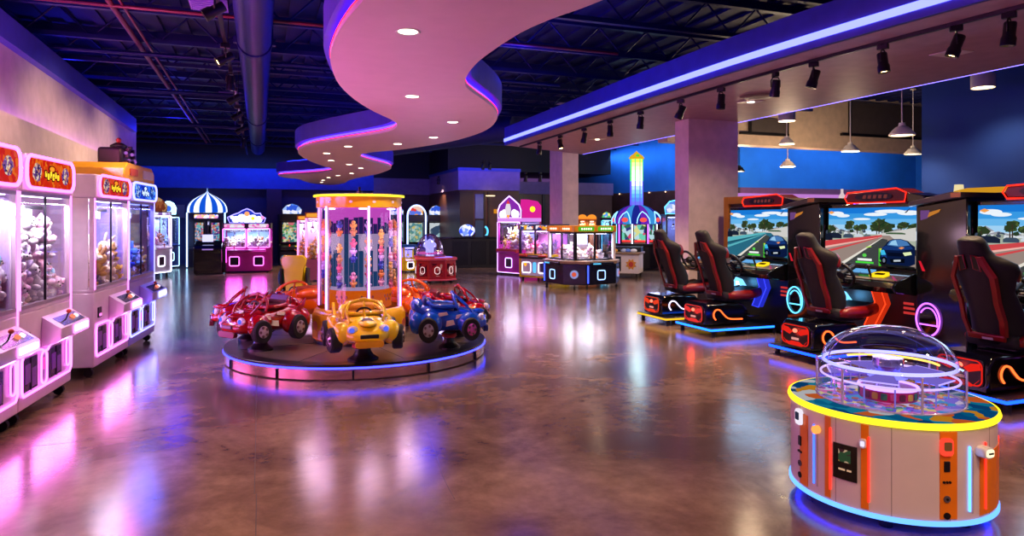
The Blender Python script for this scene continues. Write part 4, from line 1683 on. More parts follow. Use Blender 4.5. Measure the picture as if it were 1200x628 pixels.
    # face: lamps, grille, bumper
    for sy in (-1, 1):
        b = MB(pm('lamp_glass', (236, 230, 250), .1, coat=.5))
        b.sph((.43, sy * .145, zb + .21), (.045, .05, .042), 14, 10)
        b.m(em('lamp_blue', (90, 110, 255), .9))
        b.sph((.465, sy * .155, zb + .212), (.02, .026, .024), 10, 8)
        b.build('headlight', t)
    b = MB(BLACK)
    b.box(.49, .528, -.085, .085, zb + .13, zb + .17, .008)
    b.build('grille', t)
    b = MB(accent)
    b.prism(rrect(0, zb + .075, .26, .06, .02), 'x', .47, .53, .01)
    b.build('bumper', t)
    b = MB(pm('decal_pale', (240, 224, 214), .4))
    for sy in (-1, 1):
        for (x, z, w, h) in ((-.0, .16, .12, .07), (.12, .23, .1, .05), (-.1, .255, .14, .05)):
            b.prism([(x - w / 2, zb + z - h / 2), (x + w / 2, zb + z - h / 2 + .02), (x + w / 2 - .02, zb + z + h / 2), (x - w / 2 + .01, zb + z + h / 2 - .01)], 'y', sy * .228, sy * .243)
    b.m(pm('decal_' + style, {'blue': (250, 190, 60), 'red': (250, 240, 235), 'yellow': (60, 40, 30), 'orange': (250, 200, 90)}[style], .4))
    b.tf(Matrix.Translation((.33, 0, zb + .272)) @ Matrix.Rotation(.22, 4, 'Y'))
    b.prism(circ(0, 0, .06, .05, 16), 'z', .012, .02)
    b.tf()
    b.build('decals', t)
    b = MB(pm('pedestal_black', (18, 16, 22), .3))
    b.lathe([(.15, 0), (.15, .02), (.1, .05), (.075, .09), (.075, .16), (0, .16)], 24)
    b.m(pm('pedestal_red', (190, 40, 50), .35))
    b.lathe([(.09, .12), (.105, .13), (.105, .16), (.09, .17)], 24)
    b.build('pedestal', t)
    return t


RED = pm('car_red', (160, 4, 6), .15, coat=.8, noise=.02)
BLU = pm('car_blue', (10, 76, 210), .15, coat=.8, noise=.02)
YLW = pm('car_yellow', (255, 214, 14), .15, coat=.8, noise=.02)
ORA = pm('car_orange', (255, 110, 8), .15, coat=.8, noise=.02)
SEATR = pm('seat_maroon', (96, 20, 30), .4)
SEATY = pm('seat_amber', (230, 160, 30), .35)
SEATB = pm('seat_blue', (20, 40, 120), .35)
SEATO = pm('seat_orange', (170, 60, 20), .35)
car('glossy yellow carousel car nearest the front of the platform', -96, 1.2, YLW, SEATY, 'yellow', .12)
car('glossy blue carousel car with pink wheel hubs on the right of the platform', -47, 1.2, BLU, SEATB, 'blue', .62)
car('red carousel car half hidden behind the blue car', -8, 1.1, RED, SEATR, 'red', .2)
car('orange carousel car right of the prize tower, rear of the platform', 47, 1.1, ORA, SEATO, 'orange')
car('orange carousel car left of the prize tower, rear of the platform', 122, 1.2, ORA, SEATO, 'orange', -.1)
car('red carousel car farther left, behind the front red car', 160, 1.26, RED, SEATR, 'red', .35)
car('glossy red carousel car at the front left of the platform', 196, 1.1, RED, SEATR, 'red', .35)

# ---------------------------------------------------------------- yellow kiddie ride behind
x, y = ground(347, 352)
t = thing('kiddie_ride', 'yellow kiddie ride standing behind the orange carousel car', 'kiddie ride', (x, y, 0), PI / 2 - .15)
b = MB(YLW)
b.loft([sup(x_, hw, z0, z1, 20, 3.2) for x_, hw, z0, z1 in ((-.3, .12, .2, .6), (-.26, .2, .16, .68), (-.05, .22, .15, .72), (.2, .22, .15, .6), (.34, .18, .18, .5), (.4, .1, .22, .4))])
b.build('body', t)
b = MB(YLW)
b.tf(Matrix.Rotation(-PI / 2, 4, 'Z'))
b.prism([(-.15, .2), (.15, .2), (.13, .42), (.15, .62), (.21, .68), (.23, .8), (.16, .87), (.08, .84), (-.08, .84), (-.16, .87), (-.23, .8), (-.21, .68), (-.15, .62), (-.13, .42)], 'y', -.44, -.31, .02)
b.tf()
b.build('backrest', t)
for sy in (-1, 1):
    b = MB(BLACK)
    b.prism([(-.4, .3), (.16, .3), (.12, .6), (-.4, .64)], 'y', sy * .205, sy * .24, .01)
    b.build('side_window', t)
    for fx in (-.2, .22):
        b = MB(RUBBER)
        b.cyl((fx, sy * .17, .2), (fx, sy * .26, .2), .1, seg=18)
        b.build('wheel', t)
b = MB(pm('ride_blue', (30, 110, 190), .3))
b.sph((-.25, .2, .76), (.08, .05, .1), 12, 8)
b.sph((-.3, .24, .45), (.06, .05, .14), 12, 8)
b.build('blue_handle', t)
b = MB(BLACK)
b.box(-.35, .35, -.22, .22, 0, .1, .02)
b.build('base', t)

# ================================================================== RED DOME TABLE
def dome_table(label, loc, rz, w, h0, body, rimc, dome_r, dome_c, panels):
    t = thing('dome_table', label, 'arcade table', (loc[0], loc[1], 0), rz)
    h = w / 2
    oc = [(h * math.cos(PI / 8 + k * PI / 4) * 1.05, h * math.sin(PI / 8 + k * PI / 4) * .85) for k in range(8)]
    b = MB(body)
    b.prism(oc, 'z', .07, h0 - .05)
    b.build('cabinet', t)
    b = MB(rimc)
    b.prism([(x * 1.08, y * 1.08) for x, y in oc], 'z', h0 - .06, h0, .01)
    b.m(em('table_glow', (150, 120, 255), 1.6))
    b.prism([(x * .85, y * .85) for x, y in oc], 'z', h0, h0 + .01)
    b.build('table_top', t)
    b = MB(rimc)
    b.prism([(x * 1.05, y * 1.05) for x, y in oc], 'z', .05, .09, .01)
    b.build('kick_rim', t)
    for k in range(8):
        a, c = Vector(oc[k]), Vector(oc[(k + 1) % 8])
        m_ = (a + c) / 2
        d = (c - a).normalized()
        n = Vector((d.y, -d.x))
        b = MB(panels[k % len(panels)])
        lw = (c - a).length * .32
        p = [m_ + d * sx * lw + n * .001 for sx in (-1, 1)]
        b.prism([tuple(p[0]), tuple(p[1]), tuple(p[1] + n * .012), tuple(p[0] + n * .012)], 'z', .16, h0 - .14)
        b.build('side_panel', t)
        b = MB(em('ring_soft', (250, 210, 215), 1.2))
        q = m_ + n * .02
        b.tf(Matrix.Translation((q.x, q.y, .3)) @ Matrix.Rotation(math.atan2(n.y, n.x) + PI / 2, 4, 'Z'))
        b.tube([(x_, 0, z_) for x_, z_ in rrect(0, 0, .12, .16, .05)], .007, 6, closed=True)
        b.tf()
        b.build('door_ring', t)
    for k in range(8):
        b = MB(RUBBER)
        b.cyl((oc[k][0] * .8, oc[k][1] * .8, 0), (oc[k][0] * .8, oc[k][1] * .8, .07), .03, seg=10)
        b.build('foot', t)
    b = MB(glass('dome_glass', (214, 206, 244), 6, .08))
    b.sph((dome_c[0], dome_c[1], h0), (dome_r, dome_r, dome_r * 1.6), 32, 12, z0=0)
    b.build('dome', t)
    b = MB(pm('dome_ring', (190, 60, 80), .3))
    b.lathe([(dome_r, h0), (dome_r + .03, h0), (dome_r + .03, h0 + .04), (dome_r, h0 + .04)], 32, (dome_c[0], dome_c[1], 0))
    b.build('dome_ring', t)
    b = MB(em('dome_core', (190, 190, 255), 1.6))
    b.lathe([(.1, h0), (.1, h0 + .22), (.16, h0 + .26), (.16, h0 + .32), (.05, h0 + .42), (0, h0 + .45)], 20, (dome_c[0], dome_c[1], 0))
    b.m(em('dome_core_pink', (240, 90, 180), 1))
    b.lathe([(.3, h0 + .08), (.33, h0 + .1), (.3, h0 + .12)], 28, (dome_c[0], dome_c[1], 0))
    b.build('turntable', t)
    light('POINT', (loc[0], loc[1] - .5, h0 + .9), 14, (190, 170, 255), size=.08)
    return t


RDB = pm('table_red', (176, 20, 34), .25, coat=.4)
x, y = ground(513, 331)
dome_table('red octagonal game table under a clear dome, in front of the back video cabinets', (x, y + .2), -.15, .96, .6, RDB, pm('table_pink_rim', (236, 90, 110), .3), .36, (-.14, .06),
           [art('red_panel', [(150, 20, 40), (90, 20, 40), (240, 150, 150), (200, 40, 50)], 9, .35)])
x, y = depth(481, 19.6)
t = crane('kiddie_game', 'small yellow and blue kiddie game behind the red dome table', (x, y), .1, .42, .4, .05, .42, .72, .8, YLW, pm('ride_blue', (30, 110, 190), .3), None, None, 1, INN, None, lampc=(150, 150, 255), lampw=2, cat='kiddie game')

# ================================================================== RIGHT-HAND CRANE GROUP
# pink rocket crane, turned to face left of the camera
x, y = ground(610, 323.5)
a = -TH - math.radians(47)
fx, fy = x, y
w_ = .92
loc = (fx - math.cos(a) * w_ / 2, fy - math.sin(a) * w_ / 2)
t = crane('claw_machine', 'pink rocket claw machine with a pointed arch header and pale plush', loc, a, w_, .8, .06, .72, 1.46, 1.56, MAG, em('rocket_header', (235, 150, 255), .9), None, em('rocket_neon', (200, 160, 255), 3.5), 1, pm('rocket_back', (150, 160, 200), .4),
          (['white', 'cream', 'white', 'yellow'], 4, 2, 3, 1.0), 'in the pink rocket claw machine', lampc=(235, 230, 255), lampw=12)
ARCH = [(-.46, 0), (.46, 0), (.46, .22), (.38, .36), (.2, .48), (0, .6), (-.2, .48), (-.38, .36), (-.46, .22)]
sign(t, ARCH, 1.56, .02, em('rocket_face', (150, 50, 190), .8), em('rocket_neon', (200, 160, 255), 3.5),
     [(-.2, .12, .12, em('smoke_white', (250, 235, 255), 1.6)), (.2, .12, .12, em('smoke_white', (250, 235, 255), 1.6)), (-.3, .1, .1, em('smoke_white', (250, 235, 255), 1.6)), (.3, .1, .1, em('smoke_white', (250, 235, 255), 1.6))])
b = MB(em('rocket_body_light', (230, 220, 230), 1))
b.lathe([(0, 2.02), (.05, 1.94), (.08, 1.82), (.07, 1.68), (.05, 1.64)], 14, (0, -.03, 0))
b.m(em('rocket_red', (230, 60, 60), 1))
b.lathe([(0, 2.06), (.05, 1.945)], 14, (0, -.03, 0))
b.m(em('rocket_flame', (255, 150, 50), 1.3))
b.lathe([(.05, 1.64), (.02, 1.56), (0, 1.54)], 10, (0, -.03, 0))
b.build('rocket', t)
b = MB(em('hot_pink', (250, 40, 170), .75))
b.prism([(.02, 1.56), (.8, 1.56), (.8, 1.9), (.66, 2.02), (.3, 2.06), (.08, 2.06)], 'x', .38, .46, .01)
b.m(YELN)
b.prism(circ(.45, 1.8, .1, .08, 10), 'x', .46, .468)
b.build('side_crest', t)
b = MB(em('hot_pink', (250, 40, 170), .75))
b.box(.455, .47, .06, .74, .1, .7)
b.build('side_panel', t)
b = MB(pm('joy_red', (190, 60, 40), .3))
b.box(-.4, .4, -.12, .02, .62, .72, .015)
b.build('control_box', t)

# yellow and white low twin claw
x, y = ground(610, 329)
a2 = -TH - math.radians(38)
w2 = 1.0
x2, y2 = depth(627, 16.9)
t = crane('claw_machine', 'low yellow and white claw machine with red handles beside the pink rocket one', (x2, y2), a2, w2, .8, .08, .66, 1.24, 1.4, YLW, pm('mini_header', (30, 30, 60), .3),
          art('mini_head', [(250, 180, 40), (240, 230, 240), (40, 60, 140), (240, 120, 60)], 12, 1), None, 2, pm('mini_back', (200, 150, 200), .4), (['pink', 'rose', 'white', 'lilac'], 6, 2, 2, .8), 'in the low yellow claw machine', lampc=(255, 190, 240), lampw=8, trimc=BLACK)
b = MB(WHITEG)
b.box(-.42, .42, -.02, .0, .12, .56, .01)
b.m(em('amber_btn', (255, 160, 30), 1.5))
b.prism(circ(-.28, .4, .04), 'y', -.035, -.02)
b.m(em('cyan_btn', (100, 190, 255), 1.2))
b.prism(rrect(0, .33, .1, .26, .04), 'y', -.03, -.02)
b.m(pm('decal_ink', (60, 50, 90), .5))
b.prism(rrect(.26, .34, .16, .22, .05), 'y', -.03, -.02)
b.build('front_plate', t)
b = MB(pm('joy_red', (190, 60, 40), .3))
for sx in (-1, 1):
    b.cyl((sx * .3 - .12, -.1, .62), (sx * .3 + .12, -.1, .62), .03, seg=10)
b.build('handle', t)

# black and blue four-sided claw
x, y = depth(681, 15.5)
a3 = -TH + math.radians(29)
t = thing('claw_machine', 'square black-blue claw machine with yellow header and white interior, nearest of the right cluster', 'claw machine', (x, y, 0), a3)
NAVK = pm('navy_black_body', (14, 24, 48), .25, coat=.3)
s_ = .52
oc = [(-.78, -.42), (-.42, -.78), (.42, -.78), (.78, -.42), (.78, .42), (.42, .78), (-.42, .78), (-.78, .42)]
b = MB(NAVK)
b.prism([(x_ * .97, y_ * .97) for x_, y_ in oc], 'z', .1, .55, .015)
b.build('cabinet', t)
b = MB(pm('ledge_tan', (150, 120, 90), .35))
b.prism([(x_ * .99, y_ * .99) for x_, y_ in oc], 'z', .55, .62, .012)
b.build('ledge', t)
b = MB(pm('bin_floor', (220, 214, 224), .5))
b.box(-s_, s_, -s_, s_, .62, .64)
b.build('bin_floor', t)
for sx in (-1, 1):
    for sy in (-1, 1):
        b = MB(BLACK if sx * sy > 0 else WHITEG)
        b.box(sx * s_ - .03, sx * s_ + .03, sy * s_ - .03, sy * s_ + .03, .62, 1.24)
        b.build('corner_post', t)
for k in range(4):
    T = Matrix.Rotation(k * PI / 2, 4, 'Z')
    b = MB(CLEAR).tf(T)
    b.box(-s_ + .03, s_ - .03, -s_ - .004, -s_ + .004, .62, 1.24)
    wn = b.build('window', t)
    b = MB(BLACK).tf(T)
    b.box(-.02, .02, -s_ - .015, -s_ + .015, .62, 1.24)
    b.box(-s_, s_, -s_ - .014, -s_ + .014, 1.2, 1.24)
    b.box(-s_, s_, -s_ - .014, -s_ + .014, .62, .65)
    b.build('window_frame', wn)
b = MB(pm('header_amber', (236, 160, 30), .3))
b.box(-s_ - .05, s_ + .05, -s_ - .05, s_ + .05, 1.24, 1.38, .012)
b.build('header', t)
for k, cl in enumerate(((90, 190, 40), (240, 90, 50), (250, 200, 60), (240, 120, 40))):
    T = Matrix.Rotation(k * PI / 2, 4, 'Z')
    for q in (-1, 1):
        b = MB(em('head_panel_%d' % k, cl, .9)).tf(T)
        b.prism(rrect(q * .26, 1.31, .42, .1, .03), 'y', -s_ - .06, -s_ - .05)
        b.m(em('head_text', (255, 250, 230), 1.4))
        for j in range(5):
            b.prism(circ(q * .26 - .12 + j * .06, 1.31, .022, .026, 6), 'y', -s_ - .066, -s_ - .06)
        b.build('marquee', t)
    b = MB(NAVK).tf(T)
    b.prism([(-s_ - .2, .5), (-s_ - .3, .54), (-s_ - .3, .58), (-s_ - .12, .63)], 'x', -.3, .3, .006)
    b.m(em('ctrl_cyan', (90, 200, 255), 1.2))
    b.box(-.25, -.05, -s_ - .305, -s_ - .3, .545, .57)
    b.m(pm('ctrl_amber', (230, 160, 60), .4))
    b.box(.0, .25, -s_ - .24, -s_ - .14, .605, .615)
    b.build('control_shelf', t)
    b = MB(BLACK).tf(T)
    b.box(-.12, .12, -.77, -.75, .2, .42)
    b.m(em('blk_door', (150, 190, 255), 3))
    b.tube([(x_, -.772, z_) for x_, z_ in rrect(0, .31, .2, .2, .04)], .01, 6, closed=True)
    b.build('prize_door', t)
    b = MB(em('ticket_disc', (150, 160, 220), .9)).tf(T @ Matrix.Rotation(PI / 4, 4, 'Z'))
    b.prism(circ(0, .33, .09), 'y', -.855, -.815)
    b.m(em('ticket_disc_red', (230, 90, 60), .9))
    b.prism(circ(0, .33, .05), 'y', -.86, -.855)
    b.build('round_badge', t)
    b = MB(BLUEN).tf(T)
    b.box(-.36, -.335, -.772, -.75, .14, .52)
    b.build('light_strip', t)
for k in range(4):
    T = Matrix.Rotation(k * PI / 2 + PI / 4, 4, 'Z')
    b = MB(DARK).tf(T)
    b.cyl((0, -.8, .06), (0, -.8, .1), .012, seg=8)
    b.m(RUBBER)
    b.cyl((-.02, -.8, .035), (.02, -.8, .035), .035, seg=12)
    b.build('caster', t)
b = MB(em('blk_case_lamp', (255, 250, 255), 7))
for T in (0, 1):
    b.box(-s_ + .05, s_ - .05, (-1) ** T * .3 - .03, (-1) ** T * .3 + .03, 1.19, 1.21)
b.build('case_lamp', t)
b = MB(pm('mirror_pillar', (205, 205, 220), .15, .6))
b.box(-.1, .1, -.1, .1, .64, 1.2)
b.m(pm('pillar_dark', (90, 80, 90), .4))
b.box(-.12, .12, -.12, .12, .85, .95)
b.build('center_pillar', t)
M = frame((x, y, 0), a3)
for k in range(4):
    T = M @ Matrix.Rotation(k * PI / 2, 4, 'Z')
    pile(T, -.42, .2, -.43, -.15, .64, 4, 1, 2, ['white', 'cream', 'orange', 'white', 'pink'], 'in the square black-blue claw machine', .8, .1)
light('AREA', (x, y, 1.18), 50, (250, 248, 255), (x, y, 0), .85, name='blk_case')

# white machine with gold emblem
x, y = ground(735, 326)
a4 = -TH + math.radians(-20)
t = thing('prize_machine', 'white low cabinet with an orange emblem behind the black-blue claw machine', 'prize machine', (x, y, 0), a4)
b = MB(pm('ivory_body', (224, 208, 200), .35))
b.box(-.5, .3, 0, .7, .12, .62, .02)
b.build('cabinet', t)
b = MB(pm('emblem_gold', (214, 140, 30), .35))
b.prism([(.1 + r * math.cos(q), .36 + r * math.sin(q)) for q, r in [(2 * PI * i / 16, (.15 if i % 2 else .1)) for i in range(16)]], 'y', -.012, 0)
b.m(pm('emblem_red', (190, 50, 40), .4))
b.prism(circ(.1, .36, .06, .07, 12), 'y', -.018, -.012)
b.build('emblem', t)
b = MB(BLACK)
b.box(-.44, -.16, -.01, 0, .18, .56)
b.build('front_door', t)
b = MB(pm('ledge_tan', (150, 120, 90), .35))
b.box(-.54, .34, -.06, .74, .62, .67, .01)
b.m(BLACK)
b.box(-.5, .3, .3, .7, .67, .8, .01)
b.build('counter', t)
for k, (xx, cc) in enumerate(((-.35, (240, 170, 60)), (-.1, (200, 220, 250)), (.15, (240, 240, 250)), (.0, (90, 130, 230)))):
    b = MB(pm('knob_%d' % k, cc, .3))
    b.sph((xx, .1, .71), (.09, .06, .05), 12, 8)
    b.build('dispenser', t)
for sx, yy in ((-.44, .06), (.24, .06), (-.44, .64), (.24, .64)):
    b = MB(RUBBER)
    b.cyl((sx, yy, 0), (sx, yy, .12), .03, seg=10)
    b.build('foot', t)
light('POINT', (x - .1, y - .5, 1.2), 6, (255, 240, 230), size=.15)

# orange topped machines behind
for i, (px, lab) in enumerate(((683, 'left of two orange-topped lit machines behind the square claw machine'), (694, 'right of two orange-topped lit machines behind the square claw machine'))):
    x, y = depth(px, 21.2)
    t = crane('prize_machine', lab, (x, y), -TH, .27, .4, .05, .6, 1.48, 1.54, pm('tower_orange', (240, 130, 40), .35), pm('tower_orange', (240, 130, 40), .35), None, None, 1, pm('warm_back', (240, 200, 150), .4), None, lampc=(255, 220, 160), lampw=5, doors=False, shelf=False)
    b = MB(em('orange_arch', (255, 150, 50), 1.1))
    b.prism([(.135 * math.cos(q), 1.54 + .14 * math.sin(q)) for q in [PI * i_ / 12 for i_ in range(13)]], 'y', -.03, .3)
    b.build('arched_top', t)
x, y = depth(711, 22.2)
t = crane('prize_machine', 'narrow cyan-lit machine beside the tower game', (x, y), -TH, .34, .4, .05, .7, 1.5, 1.58, BLACK, BLACK, None, CYANN, 1, pm('cy_back', (120, 170, 180), .4), None, lampc=(190, 255, 255), lampw=4, doors=False, shelf=False)
sign(t, [(-.16, 0), (.16, 0), (.12, .14), (0, .2), (-.12, .14)], 1.58, .05, art('top_green', [(90, 200, 120), (240, 230, 120), (80, 150, 240)], 12, 1.1), None)

# ================================================================== TOWER GAME
x, y = depth(746, 21.0)
t = thing('tower_game', 'tall light tower game with a round purple canopy and rainbow pillar', 'arcade cabinet', (x, y, 0), -TH)
b = MB(BLACK)
oc8 = [(.72 * math.cos(PI / 8 + k * PI / 4), .72 * math.sin(PI / 8 + k * PI / 4)) for k in range(8)]
b.prism(oc8, 'z', .05, .74, .015)
b.prism([(x_ * 1.08, y_ * 1.08) for x_, y_ in oc8], 'z', .74, .8, .01)
b.build('cabinet', t)
for k in range(8):
    T = Matrix.Rotation(k * PI / 4 - PI / 2, 4, 'Z')
    b = MB(art('tower_play_%d' % (k % 2), [(60, 120, 90), (240, 80, 120), (120, 230, 200), (240, 240, 160), (60, 60, 140), (200, 240, 250)], 8, .8)).tf(T)
    b.box(.5, .52, -.19, .19, .86, 1.36)
    b.m(em('play_red', (255, 60, 60), 1.2))
    b.box(.52, .535, -.16, .16, .84, .9)
    b.build('play_panel', t)
    T2 = Matrix.Rotation(k * PI / 4 - PI / 2 + PI / 8, 4, 'Z')
    b = MB([em('post_purple', (200, 90, 255), 3), em('post_white', (220, 225, 255), 4), em('post_cyan', (110, 220, 255), 3)][k % 3]).tf(T2)
    b.cyl((.62, 0, .8), (.62, 0, 1.38), .02, seg=8)
    b.build('neon_post', t)
    b = MB(BLACK).tf(T2)
    b.box(.54, .61, -.04, .04, .8, 1.38)
    b.build('post_back', t)
cols = [em('can_purple', (110, 40, 190), .9), em('can_cyan', (60, 150, 230), .9), em('can_navy', (30, 40, 150), .9)]
b = MB(cols[0])
prof = [(.68, 1.38), (.73, 1.42), (.70, 1.58), (.58, 1.76), (.42, 1.88), (.22, 1.96)]
for k in range(16):
    b.m(cols[k % 3])
    b.lathe(prof, 2, a0=2 * PI * k / 16, a1=2 * PI * (k + 1) / 16)
b.build('canopy', t)
for k in range(8):
    T = Matrix.Rotation(k * PI / 4 - PI / 2 + .1, 4, 'Z')
    b = MB(em('canopy_arch', (130, 190, 255), 2.5)).tf(T)
    b.tube([(.73, -.2, 1.4), (.73, -.18, 1.54), (.67, -.1, 1.68), (.6, 0, 1.76), (.67, .1, 1.68), (.73, .18, 1.54), (.73, .2, 1.4)], .015, 6)
    b.m(em('canopy_badge', (255, 90, 80), 1.1))
    b.sph((.72, 0, 1.51), (.03, .11, .07), 12, 8)
    b.build('canopy_arch', t)
b = MB(BLACK)
for k in range(12):
    z0 = 1.95 + k * .12
    c = [(110, 120, 255), (90, 150, 255), (100, 190, 255), (140, 220, 255), (190, 240, 255), (225, 250, 250), (245, 255, 250), (250, 255, 245), (250, 255, 225), (240, 255, 190), (225, 255, 150), (200, 240, 80)][k]
    b.m(em('pillar_%d' % k, c, 1.1 if k < 5 else 1.7))
    b.prism([(.18 * math.cos(PI / 8 + q * PI / 4), .18 * math.sin(PI / 8 + q * PI / 4)) for q in range(8)], 'z', z0, z0 + .12)
for q in range(8):
    qa = PI / 8 + q * PI / 4
    b.m(em('pillar_edge_low', (90, 80, 255), 1.6))
    b.cyl((.19 * math.cos(qa), .19 * math.sin(qa), 1.95), (.19 * math.cos(qa), .19 * math.sin(qa), 2.7), .014, seg=6)
    b.m(em('pillar_edge_high', (90, 220, 110), 1.4))
    b.cyl((.19 * math.cos(qa), .19 * math.sin(qa), 2.7), (.19 * math.cos(qa), .19 * math.sin(qa), 3.39), .014, seg=6)
b.build('light_pillar', t)
b = MB(em('crown_gold', (250, 190, 40), .8))
b.lathe([(.21, 3.37), (.24, 3.41), (.19, 3.48), (.1, 3.54), (.03, 3.6), (0, 3.64)], 8, smooth=False)
b.m(em('crown_green', (90, 220, 60), 1))
b.sph((0, -.17, 3.46), .06, 10, 8)
b.build('crown', t)
light('POINT', (x - .35, y - .7, 3.0), 25, (190, 235, 255), size=.2)
light('POINT', (x, y - 1.0, 1.3), 8, (190, 200, 255), size=.2)
# neighbour behind the column
x, y = depth(793, 19.7)
t = crane('prize_machine', 'dark machine with twin blue light bars, partly behind the wide column', (x, y), -TH, .62, .7, .05, .8, 1.6, 1.68, BLACK, BLACK, None, None, 1, pm('n_back', (110, 120, 170), .4), None, lampc=(190, 210, 255), lampw=5, doors=False)
sign(t, [(-.32, 0), (.32, 0), (.34, .2), (.2, .36), (0, .4), (-.2, .36), (-.34, .2)], 1.68, .02, TOPB, CYANN)
b = MB(em('bar_blue', (110, 160, 255), 5))
for sx in (-.26, -.14):
    b.box(sx, sx + .05, -.02, 0, .12, .72)
b.build('light_bar', t)

# ================================================================== COUNTER AGAINST THE BROWN FRONT
t = thing('service_counter', 'long black counter in front of the brown service room', 'counter', (5.7, 20.5, 0), 0)
b = MB(pm('counter_black', (20, 16, 22), .35))
b.box(-.5, 1.9, 0, .7, .0, .92, .01)
b.build('cabinet', t)
b = MB(BLACKG)
b.box(-.55, 1.95, -.05, .75, .92, .97, .008)
b.build('counter_top', t)
b = MB(DARK)
for x_ in (-.1, .5, 1.1):
    b.box(x_, x_ + .5, -.012, 0, .1, .85, .004)
b.build('front_panel', t)
t = thing('globe_game', 'round blue-white glowing globe on the black counter', 'globe lamp', (6.15, 20.8, .97))
b = MB(art('globe_art', [(60, 90, 250), (200, 210, 255), (120, 150, 255), (250, 250, 255)], 9, 1.2))
b.sph((0, 0, .2), (.26, .2, .2), 20, 12)
b.build('globe', t)
b = MB(BLACK)
b.lathe([(.16, 0), (.16, .02), (.08, .05)], 16)
b.build('base', t)
t = thing('ring_light', 'cyan crescent light on the black counter right of the globe', 'lamp', (6.72, 20.8, .97))
b = MB(em('crescent', (80, 190, 255), 2))
b.tube([(.12 * math.cos(q), 0, .17 + .16 * math.sin(q)) for q in [-1.3 + 2.6 * i / 10 for i in range(11)]], .03, 8)
b.build('light_tube', t)
b = MB(BLACK)
b.box(-.02, .16, -.06, .06, 0, .04, .01)
b.build('base', t)
sg = MB(em('menu_amber', (230, 150, 40), .8))
sg.box(7.2, 7.52, 21.2, 21.26, 1.72, 1.86)
solo(sg, 'lit_panel', 'small amber lit panel on the brown wall', 'sign')
sg = MB(em('exit_warm', (255, 220, 160), 3))
sg.lathe([(0, -.02), (.14, -.02), (.16, 0)], 16)
solo(sg, 'ceiling_lamp', 'oval warm lamp under the lavender bulkhead', 'lamp', (7.0, 21.0, 2.3))
# ================================================================== RACING MACHINES
REDM = pm('seat_red', (124, 10, 16), .35, coat=.2)
FAB = pm('seat_fabric', (16, 15, 19), .65)
CARB = pm('carbon', (40, 36, 36), .3, coat=.4)


